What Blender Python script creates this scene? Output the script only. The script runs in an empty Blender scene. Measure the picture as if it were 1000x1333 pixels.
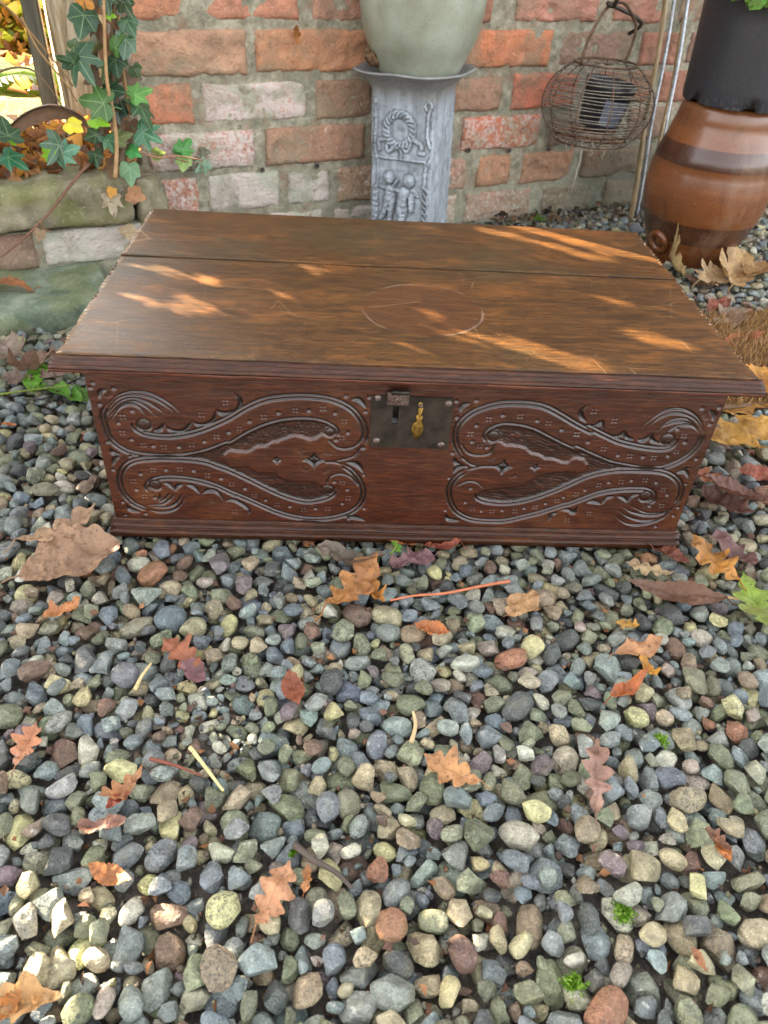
import bpy, math, random
import numpy as np
from mathutils import Matrix, Vector

# ------------------------------------------------------------------ camera, light, exposure
SC = bpy.context.scene
COL = SC.collection
CP = np.array([-0.0746, -0.7124, 0.6378])            # camera position
CF_PX = 971.76                                       # focal length for a 1333 px tall picture
CR = np.array([0.99807106, -0.02744954, 0.05568375])
CU = np.array([-0.02572955, 0.63338867, 0.77340596])
CF = np.array([0.0564991, 0.77334682, -0.63146064])
cam = bpy.data.cameras.new('camera'); camo = bpy.data.objects.new('camera', cam); COL.objects.link(camo)
camo.matrix_world = Matrix(((CR[0], CU[0], -CF[0], CP[0]), (CR[1], CU[1], -CF[1], CP[1]), (CR[2], CU[2], -CF[2], CP[2]), (0, 0, 0, 1)))
cam.sensor_fit = 'VERTICAL'; cam.sensor_height = 36; cam.sensor_width = 27
cam.lens = 36 * CF_PX / 1333
cam.clip_start = 0.02; cam.clip_end = 500
cam.dof.use_dof = True; cam.dof.focus_distance = 0.86; cam.dof.aperture_fstop = 11
SC.camera = camo
SUN_AZ = math.radians(-34.5)                         # direction the light travels in, seen from above
SUN_EL = math.radians(17)
LD = np.array([math.cos(SUN_EL) * math.cos(SUN_AZ), math.cos(SUN_EL) * math.sin(SUN_AZ), -math.sin(SUN_EL)])
w = bpy.data.worlds.new('World'); SC.world = w; w.use_nodes = True
nt = w.node_tree; bg = nt.nodes['Background']
sky = nt.nodes.new('ShaderNodeTexSky'); sky.sky_type = 'NISHITA'; sky.sun_disc = False
sky.sun_elevation = SUN_EL; sky.sun_rotation = math.atan2(-LD[0], -LD[1])
sky.dust_density = 3.0; sky.air_density = 1.0; sky.ozone_density = 0.6
hs = nt.nodes.new('ShaderNodeHueSaturation'); hs.inputs['Saturation'].default_value = 0.22
nt.links.new(sky.outputs[0], hs.inputs['Color'])
nt.links.new(hs.outputs[0], bg.inputs['Color']); bg.inputs['Strength'].default_value = 0.068
sl = bpy.data.lights.new('sun', 'SUN'); sl.energy = 5.0; sl.angle = math.radians(0.3); sl.color = (1.0, 0.83, 0.60)
so = bpy.data.objects.new('sun', sl); COL.objects.link(so)
so.rotation_euler = Vector((LD[0], LD[1], LD[2])).to_track_quat('-Z', 'Y').to_euler()
so.location = (-3, 2.5, 2)
SC.view_settings.view_transform = 'Standard'; SC.view_settings.look = 'None'
SC.view_settings.gamma = 1; SC.view_settings.use_curve_mapping = False
SC.view_settings.exposure = 4.18
SC.render.engine = 'CYCLES'
SC.cycles.use_denoising = True
SC.cycles.max_bounces = 6; SC.cycles.transparent_max_bounces = 4
SC.cycles.sample_clamp_indirect = 6

# ------------------------------------------------------------------ helpers
RNG = np.random.default_rng(11)
random.seed(5)
WA, WB = 1.155, 0.46                                  # the brick wall stands on y = WA + WB x
WT = np.array([1, WB, 0]) / math.hypot(1, WB); WN = np.array([WB, -1, 0]) / math.hypot(1, WB)
H = 0.2641                                            # height of the chest lid

def ray(u, v): return CF + CR * ((u - 500) / CF_PX) - CU * ((v - 666.5) / CF_PX)
def on_z(u, v, z=0.016):
    d = ray(u, v); return CP + d * ((z - CP[2]) / d[2])
def on_y(u, v, y):
    d = ray(u, v); return CP + d * ((y - CP[1]) / d[1])
def on_wall(u, v, a=WA, b=WB):
    d = ray(u, v); return CP + d * ((a + b * CP[0] - CP[1]) / (d[1] - b * d[0]))

def lin(r, g, b, k=1.0):
    f = lambda c: ((c / 255 + .055) / 1.055) ** 2.4 if c > 10 else c / 255 / 12.92
    return (f(r) * k, f(g) * k, f(b) * k)

def _h(ix, iy, iz, seed):
    n = (ix.astype(np.int64) * 374761393 + iy.astype(np.int64) * 668265263 + iz.astype(np.int64) * 2147483647 + seed * 974634777) & 0x7fffffff
    n = ((n ^ (n >> 13)) * 1274126177) & 0x7fffffff
    n = (n ^ (n >> 16)) & 0xffff
    return n / 65535.0
def vnoise(p, seed=0):
    p = np.asarray(p, float); i = np.floor(p); f = p - i; f = f * f * (3 - 2 * f)
    ix, iy, iz = i[..., 0], i[..., 1], i[..., 2]; r = 0
    for a in (0, 1):
        for b in (0, 1):
            for c in (0, 1):
                wgt = (f[..., 0] if a else 1 - f[..., 0]) * (f[..., 1] if b else 1 - f[..., 1]) * (f[..., 2] if c else 1 - f[..., 2])
                r = r + wgt * _h(ix + a, iy + b, iz + c, seed)
    return r * 2 - 1
def fbm(p, seed=0, octv=3):
    r = 0; a = 1.0; p = np.asarray(p, float)
    for k in range(octv): r = r + a * vnoise(p * 2 ** k + 17.3 * k, seed + k); a *= .5
    return r

def link(o, parent=None):
    COL.objects.link(o)
    if parent is not None: o.parent = parent
    return o
def mesh_np(name, V, F, mat=None, smooth=True, uv=None, col=None, attr=None):
    """F: (n,3) or (n,4) array, or a list of index lists."""
    me = bpy.data.meshes.new(name)
    V = np.asarray(V, np.float32)
    if isinstance(F, np.ndarray):
        n, k = F.shape
        me.vertices.add(len(V)); me.vertices.foreach_set('co', V.ravel())
        me.loops.add(n * k); me.loops.foreach_set('vertex_index', F.astype(np.int32).ravel())
        me.polygons.add(n); me.polygons.foreach_set('loop_start', np.arange(0, n * k, k, dtype=np.int32))
        me.update(calc_edges=True)
    else:
        me.from_pydata([tuple(map(float, v)) for v in V], [], [tuple(map(int, f)) for f in F])
    me.validate()
    if uv is not None:
        l = me.uv_layers.new(name='UVMap'); vi = np.zeros(len(me.loops), np.int32); me.loops.foreach_get('vertex_index', vi)
        l.data.foreach_set('uv', np.asarray(uv, np.float32)[vi].ravel())
    if col is not None:
        a = me.attributes.new('Tint', 'FLOAT_COLOR', 'POINT'); a.data.foreach_set('color', np.asarray(col, np.float32).ravel())
    if attr is not None:
        for k, v in attr.items():
            a = me.attributes.new(k, 'FLOAT', 'POINT'); a.data.foreach_set('value', np.asarray(v, np.float32))
    if smooth: me.polygons.foreach_set('use_smooth', np.ones(len(me.polygons), bool))
    if mat is not None: me.materials.append(mat)
    return me
def obj(name, me, parent=None, color=None):
    o = bpy.data.objects.new(name, me); link(o, parent)
    if color is not None: o.color = (*color[:3], color[3] if len(color) > 3 else 0.0)
    return o
def empty(name, loc=(0, 0, 0), rz=0):
    o = bpy.data.objects.new(name, None); o.location = loc; o.rotation_euler = (0, 0, rz); o.empty_display_size = .05; link(o); return o
def tag(o, label=None, cat=None, group=None, kind=None):
    if label: o['label'] = label
    if cat: o['category'] = cat
    if group: o['group'] = group
    if kind: o['kind'] = kind
    return o

class MB:                                             # collects pieces of one mesh
    def __init__(s): s.V = []; s.F = []
    def add(s, V, F):
        b = sum(len(x) for x in s.V); s.V.append(np.asarray(V, float)); s.F += [[i + b for i in f] for f in F]; return s
    def box(s, x0, x1, y0, y1, z0, z1, bev=0.0):
        b = min(bev, (x1 - x0) / 2.1, (y1 - y0) / 2.1, (z1 - z0) / 2.1)
        V = []
        for sx, X in ((-1, x0), (1, x1)):
            for sy, Y in ((-1, y0), (1, y1)):
                for sz, Z in ((-1, z0), (1, z1)):
                    V += [(X, Y - sy * b, Z - sz * b), (X - sx * b, Y, Z - sz * b), (X - sx * b, Y - sy * b, Z)]
        import bmesh
        bm = bmesh.new()
        for v in V: bm.verts.new(v)
        if b > 0: r = bmesh.ops.convex_hull(bm, input=bm.verts)
        else:
            bmesh.ops.remove_doubles(bm, verts=bm.verts, dist=1e-7); bmesh.ops.convex_hull(bm, input=bm.verts)
        bmesh.ops.dissolve_limit(bm, angle_limit=.01, verts=bm.verts, edges=bm.edges)
        bm.verts.index_update(); s.add([v.co[:] for v in bm.verts], [[v.index for v in f.verts] for f in bm.faces]); bm.free(); return s
    def tube(s, pts, r, n=8, cap=True):
        pts = np.asarray(pts, float); m = len(pts); r = np.broadcast_to(np.asarray(r, float), (m,))
        T = np.gradient(pts, axis=0); T /= np.linalg.norm(T, axis=1)[:, None] + 1e-12
        up = np.array([0, 0, 1.]) if abs(T[0, 2]) < .9 else np.array([1., 0, 0])
        V = []; A = np.linspace(0, 2 * np.pi, n, endpoint=False)
        x = np.cross(up, T[0])
        for i in range(m):
            x = x - T[i] * (x @ T[i]); x /= np.linalg.norm(x) + 1e-12; y = np.cross(T[i], x)
            V += [pts[i] + r[i] * (math.cos(a) * x + math.sin(a) * y) for a in A]
        F = [[i * n + j, i * n + (j + 1) % n, (i + 1) * n + (j + 1) % n, (i + 1) * n + j] for i in range(m - 1) for j in range(n)]
        if cap: F += [list(range(n))[::-1], list(range((m - 1) * n, m * n))]
        return s.add(V, F)
    def lathe(s, prof, n=64, c=(0, 0), sq=None):
        A = np.linspace(0, 2 * np.pi, n, endpoint=False); V = []
        for k, (r, z) in enumerate(prof):
            for a in A:
                f = 1.0 if sq is None else sq(a, k)
                V.append((c[0] + r * f * math.cos(a), c[1] + r * f * math.sin(a), z))
        m = len(prof)
        F = [[i * n + j, i * n + (j + 1) % n, (i + 1) * n + (j + 1) % n, (i + 1) * n + j] for i in range(m - 1) for j in range(n)]
        return s.add(V, F)
    def extrude_x(s, prof, x0, x1, nx=1):             # closed (y,z) profile swept along x
        m = len(prof); xs = np.linspace(x0, x1, nx + 1); V = [(x, y, z) for x in xs for y, z in prof]
        F = [[i * m + j, i * m + (j + 1) % m, (i + 1) * m + (j + 1) % m, (i + 1) * m + j] for i in range(nx) for j in range(m)]
        F += [list(range(m))[::-1], list(range(nx * m, (nx + 1) * m))]
        return s.add(V, F)
    def build(s, name, mat, parent=None, smooth=False, color=None, warp=None):
        V = np.concatenate(s.V)
        if warp is not None: V = V + warp(V)
        return obj(name, mesh_np(name, V, s.F, mat, smooth), parent, color)

def smooth_curve(P, n=6, closed=False):
    P = np.asarray(P, float); out = []
    if closed: Q = np.vstack([P[-1], P, P[0], P[1]])
    else: Q = np.vstack([2 * P[0] - P[1], P, 2 * P[-1] - P[-2]])
    for i in range(1, len(Q) - 2):
        p0, p1, p2, p3 = Q[i - 1], Q[i], Q[i + 1], Q[i + 2]
        for t in np.linspace(0, 1, n, endpoint=False):
            out.append(.5 * (2 * p1 + (p2 - p0) * t + (2 * p0 - 5 * p1 + 4 * p2 - p3) * t * t + (3 * p1 - p0 - 3 * p2 + p3) * t ** 3))
    if not closed: out.append(P[-1])
    return np.array(out)

# ------------------------------------------------------------------ material builder
class M:
    def __init__(s, name, rough=.6, spec=.4):
        s.m = bpy.data.materials.new(name); s.m.use_nodes = True; s.t = s.m.node_tree; s.b = s.t.nodes['Principled BSDF']
        s.b.inputs['Roughness'].default_value = rough; s.b.inputs['Specular IOR Level'].default_value = spec
    def n(s, kind, **kw):
        x = s.t.nodes.new('ShaderNode' + kind)
        for k, v in kw.items():
            if k.startswith('i_'): s.put(x.inputs[int(k[2:])] if k[2:].isdigit() else x.inputs[k[2:].replace('_', ' ')], v)
            else: setattr(x, k, v)
        return x
    def put(s, sock, v):
        if isinstance(v, bpy.types.NodeSocket): s.t.links.new(v, sock)
        elif isinstance(v, tuple) and len(v) == 3 and sock.type == 'RGBA': sock.default_value = (*v, 1)
        else: sock.default_value = v
    def coord(s, which='Object', scale=(1, 1, 1), loc=(0, 0, 0)):
        c = s.n('NewGeometry').outputs['Position'] if which == 'World' else s.n('TexCoord').outputs[which]
        mp = s.n('Mapping'); s.put(mp.inputs[0], c); mp.inputs['Scale'].default_value = scale; mp.inputs['Location'].default_value = loc
        return mp.outputs[0]
    def noise(s, vec, scale, detail=4, rough=.55, dist=0.0):
        x = s.n('TexNoise'); s.put(x.inputs['Vector'], vec); x.inputs['Scale'].default_value = scale
        x.inputs['Detail'].default_value = detail; x.inputs['Roughness'].default_value = rough; x.inputs['Distortion'].default_value = dist
        return x.outputs['Fac']
    def voro(s, vec, scale, feature='F1', out='Distance', rnd=1.0):
        x = s.n('TexVoronoi', feature=feature); s.put(x.inputs['Vector'], vec); x.inputs['Scale'].default_value = scale
        x.inputs['Randomness'].default_value = rnd
        return x.outputs[out]
    def math(s, op, a, b=0.0, c=0.0, clamp=False):
        x = s.n('Math', operation=op, use_clamp=clamp); s.put(x.inputs[0], a); s.put(x.inputs[1], b)
        if len(x.inputs) > 2: s.put(x.inputs[2], c)
        return x.outputs[0]
    def step(s, v, a, b):                              # smooth 0..1 between a and b (a may exceed b)
        x = s.n('MapRange', interpolation_type='SMOOTHSTEP'); s.put(x.inputs[0], v)
        lo, hi, t0, t1 = (a, b, 0, 1) if a < b else (b, a, 1, 0)
        for i, q in zip((1, 2, 3, 4), (lo, hi, t0, t1)): x.inputs[i].default_value = q
        return x.outputs[0]
    def ramp(s, v, stops):
        x = s.n('ValToRGB'); s.put(x.inputs[0], v); e = x.color_ramp.elements
        while len(e) < len(stops): e.new(.5)
        for el, (p, c) in zip(e, stops): el.position = p; el.color = (*c, 1)
        return x.outputs[0]
    def mix(s, f, a, b, mode='MIX'):
        x = s.n('Mix', data_type='RGBA', blend_type=mode); s.put(x.inputs[0], f); s.put(x.inputs[6], a); s.put(x.inputs[7], b)
        return x.outputs[2]
    def scale(s, c, k):                               # colour times a factor
        x = s.n('VectorMath', operation='SCALE'); s.put(x.inputs[0], c); s.put(x.inputs['Scale'], k); return x.outputs[0]
    def sep(s, v):
        x = s.n('SeparateXYZ'); s.put(x.inputs[0], v); return x.outputs
    def bump(s, hgt, dist=.002, strength=1.0, prev=None):
        x = s.n('Bump'); s.put(x.inputs['Height'], hgt); x.inputs['Distance'].default_value = dist; x.inputs['Strength'].default_value = strength
        if prev is not None: s.put(x.inputs['Normal'], prev)
        return x.outputs[0]
    def objcol(s):
        x = s.n('ObjectInfo'); return x.outputs['Color'], x.outputs['Alpha'], x.outputs['Random']
    def attr(s, name):
        x = s.n('Attribute'); x.attribute_name = name; return x.outputs['Color'], x.outputs['Alpha'], x.outputs['Fac']
    def out(s, color=None, rough=None, normal=None, metal=None, coat=None, spec=None):
        for k, v in (('Base Color', color), ('Roughness', rough), ('Normal', normal), ('Metallic', metal), ('Coat Weight', coat), ('Specular IOR Level', spec)):
            if v is not None: s.put(s.b.inputs[k], v)
        return s.m

# ------------------------------------------------------------------ materials
def stone_material(name, src):
    m = M(name); col, typ, rnd = m.attr('Tint') if src == 'attr' else m.objcol()
    p = m.coord('World')
    n1 = m.noise(p, 130, 5, .62); n2 = m.noise(p, 520, 4, .7); n3 = m.noise(p, 42, 2)
    v = m.math('MULTIPLY_ADD', n1, 1.5, .28)
    c = m.scale(col, v)
    c = m.mix(m.math('MULTIPLY', m.step(n3, .52, .72), .45), c, m.mix(.5, c, lin(120, 112, 70)))          # rusty or lichened sides
    c = m.mix(m.math('MULTIPLY', m.step(n2, .56, .68), .5), c, m.mix(.5, m.scale(c, 1.9), lin(190, 190, 176)))                       # pale grains
    c = m.mix(m.math('MULTIPLY', m.step(n2, .45, .33), .7), c, m.scale(c, .35))                          # dark pits
    wv = m.n('TexWave', wave_type='BANDS', bands_direction='DIAGONAL'); m.put(wv.inputs[0], p)
    wv.inputs['Scale'].default_value = 30; wv.inputs['Distortion'].default_value = 14; wv.inputs['Detail'].default_value = 3
    vein = m.math('MULTIPLY', m.step(m.math('MULTIPLY', wv.outputs['Fac'], m.step(n1, .38, .62)), .62, .95), m.step(typ, .93, .97))
    c = m.mix(m.math('MULTIPLY', vein, .5), c, lin(190, 186, 172))
    c = m.mix(m.math('MULTIPLY', m.step(m.noise(p, 210, 6, .8), .50, .62), .45), c, m.scale(c, 1.75))
    spk = m.math('MULTIPLY', m.step(m.noise(p, 330, 3, .8), .53, .60), m.math('MULTIPLY', m.step(typ, .60, .66), m.step(typ, .8, .74)))
    c = m.mix(m.math('MULTIPLY', spk, .75), c, lin(60, 60, 55))
    fc = m.voro(p, 95, 'F1'); b = m.bump(fc, .0030, .55); b = m.bump(n1, .004, .7, b); b = m.bump(n2, .0014, 1.0, b)
    c = m.scale(c, m.math('MULTIPLY_ADD', fc, .5, .78))
    return m.out(c, m.math('MULTIPLY_ADD', n1, .55, .16), b, spec=.5)
MS_ATTR = stone_material('gravel_stone', 'attr'); MS_OBJ = stone_material('gravel_stone_single', 'object')

m = M('wet_soil'); p = m.coord('World'); n1 = m.noise(p, 60, 6, .7); n2 = m.noise(p, 400, 3)
M_SOIL = m.out(m.ramp(n1, [(.3, lin(50, 45, 40)), (.5, lin(84, 77, 68)), (.70, lin(130, 120, 106))]), m.math('MULTIPLY_ADD', n1, .6, .25), m.bump(m.math('MULTIPLY_ADD', n2, .4, n1), .006, 1), spec=.4)

m = M('old_brick', .92, .2); col, wht, rnd = m.objcol(); p = m.coord('World')
n1 = m.noise(p, 34, 5, .62); n2 = m.noise(p, 150, 5, .7); n3 = m.noise(p, 13, 3); n4 = m.noise(p, 75, 6, .72, .6)
c = m.mix(.46, m.scale(col, m.math('MULTIPLY_ADD', n1, 2.0, .12)), m.scale(m.n('RGB').outputs[0] if 0 else m.mix(n2, lin(140, 112, 92), lin(182, 150, 126)), 1.0))
c = m.mix(m.math('MULTIPLY', m.step(n3, .46, .62), .7), c, m.mix(.55, c, lin(130, 112, 92)))
c = m.mix(m.math('MULTIPLY', m.step(n4, .52, .66), .5), c, m.mix(.5, c, lin(196, 158, 130)))
c = m.mix(m.math('MULTIPLY', m.step(m.noise(p, 21, 4, .7, 1.0), .56, .68), .55), c, m.mix(.7, c, lin(96, 80, 68)))
c = m.mix(m.math('MULTIPLY', m.step(n2, .56, .72), .35), c, lin(206, 150, 118))
c = m.mix(m.math('MULTIPLY', m.step(n2, .40, .29), .6), c, lin(72, 54, 46))
wm = m.math('ADD', n4, m.math('MULTIPLY_ADD', wht, .56, -.40)); wm2 = m.math('MULTIPLY', m.step(m.math('MULTIPLY_ADD', n2, .35, wm), .50, .80), m.math('MULTIPLY_ADD', n2, .8, .42, clamp=True)); c = m.mix(wm2, c, m.mix(m.step(n3, .42, .6), lin(206, 194, 186), lin(176, 178, 160)))
st = m.noise(p, 7.5, 5, .65, .6); c = m.mix(m.math('MULTIPLY', m.step(st, .50, .64), .5), c, lin(134, 128, 106))
zz = m.sep(p)[2]; low = m.step(m.math('MULTIPLY_ADD', n3, .16, zz), .24, .02)
c = m.mix(m.math('MULTIPLY', low, .42), c, lin(150, 152, 128))
xx = m.sep(p)[0]; damp = m.math('MULTIPLY', m.step(xx, .34, .72), m.step(m.math('MULTIPLY_ADD', n3, .12, zz), .37, .14))
c = m.mix(m.math('MULTIPLY', damp, .72), c, lin(74, 74, 62))
b = m.bump(n1, .009, .9); b = m.bump(n2, .004, 1.0, b)
crk = m.voro(m.coord('World', (18, 18, 40)), 1.0, 'DISTANCE_TO_EDGE'); b = m.bump(m.step(crk, 0, .05), .0015, .35, b)
M_BRICK = m.out(c, .93, b)

m = M('lime_mortar', .95, .2); p = m.coord('World'); n1 = m.noise(p, 50, 6, .7); n2 = m.noise(p, 260, 4, .75); n3 = m.noise(p, 9, 3)
c = m.ramp(n1, [(.28, lin(116, 110, 92)), (.5, lin(168, 160, 138)), (.70, lin(206, 198, 176))])
c = m.mix(m.math('MULTIPLY', m.step(n3, .46, .62), .45), c, lin(128, 128, 112)); st = m.noise(p, 7.5, 5, .65, .6); c = m.mix(m.math('MULTIPLY', m.step(st, .50, .64), .45), c, lin(126, 122, 102)); c = m.mix(m.math('MULTIPLY', m.step(m.noise(p, 16, 4, .7, .8), .54, .64), .4), c, lin(172, 128, 102))
zz = m.sep(p)[2]; xx = m.sep(p)[0]
c = m.mix(m.math('MULTIPLY', m.step(m.math('MULTIPLY_ADD', n3, .2, zz), .26, .05), .5), c, lin(168, 172, 150))
c = m.mix(m.math('MULTIPLY', m.step(n1, .55, .68), m.math('MULTIPLY', m.step(zz, .22, .04), .55)), c, lin(112, 120, 76))
damp = m.math('MULTIPLY', m.step(xx, .36, .72), m.step(m.math('MULTIPLY_ADD', n1, .12, zz), .36, .12))
c = m.mix(m.math('MULTIPLY', damp, .72), c, lin(62, 66, 60))
M_MORTAR = m.out(c, .95, m.bump(n2, .004, 1, m.bump(n1, .010, .9)))

def oak(name, stops, grain=1.0, worn=.5, rough=.42, top=False, spec=.5):
    m = M(name, rough, spec)
    p = m.coord('Object', (3, 22, 22)); q = m.coord('Object')
    g = m.noise(p, 9, 7, .7, .8); f = m.noise(m.coord('Object', (17, 170, 170)), 3.0, 5, .75); b0 = m.noise(m.coord('Object', (1, 2.4, 1)), 9, 8, .74, .25)
    c = m.ramp(g, stops)
    c = m.mix(m.math('MULTIPLY', m.step(b0, .50, .70), worn), c, lin(122, 74, 30))
    c = m.mix(m.math('MULTIPLY', m.step(b0, .47, .30), .55), c, lin(30, 22, 16))
    c = m.mix(m.math('MULTIPLY', m.step(f, .57, .70), .30 * grain), c, lin(122, 84, 48))
    c = m.mix(m.math('MULTIPLY', m.step(f, .42, .31), .55 * grain), c, lin(30, 20, 15))
    nb = m.bump(f, .0006, .7 * grain, m.bump(g, .0012, .5)); ro = m.math('MULTIPLY_ADD', b0, .34, rough - .17)
    if top:
        px, py, pz = m.sep(q)
        wob = m.math('MULTIPLY_ADD', m.noise(q, 30, 3), .004, -.002)
        dx = m.math('SUBTRACT', px, .0158); dy = m.math('SUBTRACT', py, .132)
        d = m.math('SQRT', m.math('ADD', m.math('MULTIPLY', dx, dx), m.math('MULTIPLY', dy, dy)))
        ring = m.math('ABSOLUTE', m.math('ADD', m.math('SUBTRACT', d, .0725), wob))
        rk = m.math('MULTIPLY', m.step(ring, .0024, .0006), m.step(m.noise(q, 24, 4), .42, .62))
        c = m.mix(m.math('MULTIPLY', rk, .34), c, lin(150, 128, 112))                                      # glass ring
        ins = m.step(d, .073, .069); c = m.mix(m.math('MULTIPLY', ins, .3), c, lin(84, 44, 24))
        scr = m.voro(m.coord('Object', (9, 2.2, 1), (3.3, 1, 0)), 1.7, 'DISTANCE_TO_EDGE')
        sc2 = m.voro(m.coord('Object', (3.1, 12, 1), (.7, 4, 0)), 1.5, 'DISTANCE_TO_EDGE')
        sm = m.math('MULTIPLY', m.math('MAXIMUM', m.step(scr, .005, .001), m.step(sc2, .006, .0015)), m.step(m.noise(q, 11, 3), .53, .62))
        c = m.mix(m.math('MULTIPLY', sm, .4), c, lin(160, 124, 84))
        spk = m.step(m.noise(q, 260, 3, .8), .64, .72); c = m.mix(m.math('MULTIPLY', spk, .45), c, lin(150, 124, 92))
        gr = m.step(m.noise(q, 4.5, 3), .50, .66); c = m.mix(m.math('MULTIPLY', gr, .45), c, lin(58, 54, 34))
        nb = m.bump(sm, .0006, -.6, nb); ro = m.math('ADD', ro, m.math('MULTIPLY', gr, .1))
    return m, c, nb, ro
m, c, nb, ro = oak('oak_lid', [(.28, lin(36, 24, 12)), (.48, lin(66, 43, 20)), (.68, lin(100, 65, 28))], 1.0, .75, .36, True, .32); M_OAKTOP = m.out(c, ro, nb)
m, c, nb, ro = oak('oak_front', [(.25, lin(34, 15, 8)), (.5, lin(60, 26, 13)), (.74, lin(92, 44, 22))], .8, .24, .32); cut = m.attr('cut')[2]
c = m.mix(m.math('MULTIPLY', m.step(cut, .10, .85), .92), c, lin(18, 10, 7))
c = m.mix(m.math('MULTIPLY', m.step(m.noise(m.coord('Object', (1, 1, .55)), 5.5, 3), .56, .70), .4), c, lin(40, 16, 10)); M_OAKFRONT = m.out(c, ro, nb, coat=.42); m.b.inputs['Coat Roughness'].default_value = .2
m, c, nb, ro = oak('oak_moulding', [(.25, lin(28, 15, 8)), (.5, lin(54, 29, 16)), (.75, lin(90, 50, 28))], .8, .1, .32); M_OAKMOULD = m.out(c, ro, nb, spec=.3)
m, c, nb, ro = oak('oak_edge', [(.25, lin(54, 24, 14)), (.5, lin(80, 38, 23)), (.75, lin(112, 60, 38))], 1, .3, .46); M_OAKEDGE = m.out(c, ro, nb)
m = M('chipped_oak', .7); n1 = m.noise(m.coord('Object'), 120, 4, .7); M_CHIP = m.out(m.ramp(n1, [(.36, lin(82, 52, 30)), (.52, lin(150, 116, 78)), (.66, lin(206, 190, 160))]), .7, m.bump(n1, .001, .6))

def metal(name, c0, c1, rough, met, sc=90, bumpd=.0006, spec=.5):
    m = M(name, rough, spec); p = m.coord('World'); n = m.noise(p, sc, 5, .65); n2 = m.noise(p, sc * .2, 3)
    return m.out(m.mix(m.step(m.math('MULTIPLY_ADD', n2, .5, m.math('MULTIPLY', n, .5)), .38, .62), c0, c1), m.math('MULTIPLY_ADD', n, .3, rough - .15), m.bump(n, bumpd, .6), met)
M_IRON = metal('dark_iron', lin(38, 32, 27), lin(62, 53, 44), .45, .45, 60)
M_IRON2 = metal('worn_iron', lin(74, 52, 46), lin(128, 112, 104), .45, .6, 240)
M_BRASS = metal('old_brass', lin(92, 70, 30), lin(160, 124, 58), .45, .75, 220)
M_RUST = metal('rusty_wire', lin(66, 44, 32), lin(112, 86, 66), .8, .15, 200)
M_RUST2 = metal('grey_wire', lin(96, 92, 84), lin(150, 140, 124), .7, .2, 200)
M_ZINC = metal('zinc_tube', lin(128, 132, 136), lin(182, 186, 190), .42, .5, 120)

m = M('weathered_lead', .62, .4); p = m.coord('World'); n1 = m.noise(p, 38, 5, .65); n2 = m.noise(m.coord('World', (60, 60, 7)), 1.0, 4, .6); zz = m.sep(p)[2]
c = m.ramp(m.math('MULTIPLY_ADD', n2, .5, m.math('MULTIPLY', n1, .5)), [(.30, lin(104, 108, 112)), (.48, lin(146, 152, 158)), (.68, lin(180, 188, 196))])
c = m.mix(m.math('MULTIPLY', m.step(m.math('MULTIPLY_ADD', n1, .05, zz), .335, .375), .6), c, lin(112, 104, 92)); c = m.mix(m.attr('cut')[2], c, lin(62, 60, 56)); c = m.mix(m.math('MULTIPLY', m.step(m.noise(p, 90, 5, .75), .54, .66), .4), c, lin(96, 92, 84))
M_LEAD = m.out(c, .6, m.bump(n1, .0014, .6), .15)
m = M('stoneware_glaze', .34, .5); p = m.coord('World'); n1 = m.noise(p, 300, 4, .7); n2 = m.noise(p, 12, 3)
c = m.ramp(n2, [(.35, lin(122, 124, 106)), (.65, lin(148, 152, 136))]); c = m.mix(m.math('MULTIPLY', m.step(n1, .44, .32), .65), c, lin(92, 92, 78)); c = m.mix(m.math('MULTIPLY', m.step(m.noise(m.coord('World', (30, 30, 4)), 1.0, 4, .6), .50, .66), .35), c, lin(120, 122, 106))
M_STWARE = m.out(c, m.math('MULTIPLY_ADD', n1, .25, .22), m.bump(n1, .0005, .6))
m = M('brown_salt_glaze', .2, .6); p = m.coord('Object'); zz = m.sep(p)[2]; n1 = m.noise(m.coord('Object', (6, 6, 30)), 1.0, 5, .6); n2 = m.noise(p, 260, 3)
c = m.ramp(n1, [(.2, lin(92, 52, 27)), (.5, lin(108, 62, 31)), (.8, lin(128, 78, 42))])
band = m.math('MAXIMUM', m.math('MULTIPLY', m.step(zz, .0685, .0705), m.step(zz, .1165, .1145)), m.math('MULTIPLY', m.step(zz, .2315, .2335), m.step(zz, .2725, .2705)))
c = m.mix(m.math('MULTIPLY', band, .82), c, lin(50, 27, 20)); c = m.mix(m.math('MULTIPLY', m.step(zz, .27, .33), .25), c, lin(106, 76, 54))
c = m.mix(m.math('MULTIPLY', m.step(n2, .70, .76), .6), c, lin(210, 190, 170)); c = m.mix(m.math('MULTIPLY', m.step(m.noise(m.coord('Object', (1, 1, .35)), 26, 5, .7), .55, .70), .45), c, lin(58, 34, 22)); c = m.mix(m.math('MULTIPLY', m.step(m.noise(m.coord('Object', (1, 1, .4)), 9, 5, .7), .52, .68), .4), c, lin(132, 106, 84))
M_SALT = m.out(c, m.math('MULTIPLY_ADD', n2, .25, .18), m.bump(n1, .0012, .5), coat=.12)
m = M('black_plastic', .42, .4); p = m.coord('Object'); n1 = m.noise(m.coord('Object', (14, 14, 2)), 1.5, 4); n2 = m.noise(p, 180, 4, .75); zz = m.sep(p)[2]
c = m.mix(m.math('MULTIPLY', m.step(n2, .48, .7), m.math('MULTIPLY_ADD', m.step(zz, .03, 0.0), .35, .07)), lin(40, 39, 42), lin(128, 126, 126))
M_PLASTIC = m.out(c, m.math('MULTIPLY_ADD', n1, .3, .26), m.bump(n1, .0008, .3))
m = M('cane', .55); p = m.coord('Object', (60, 60, 6)); n1 = m.noise(p, 2, 4); M_CANE = m.out(m.ramp(n1, [(.3, lin(112, 92, 62)), (.7, lin(166, 142, 104))]), .5, m.bump(n1, .001, .4))

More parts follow.
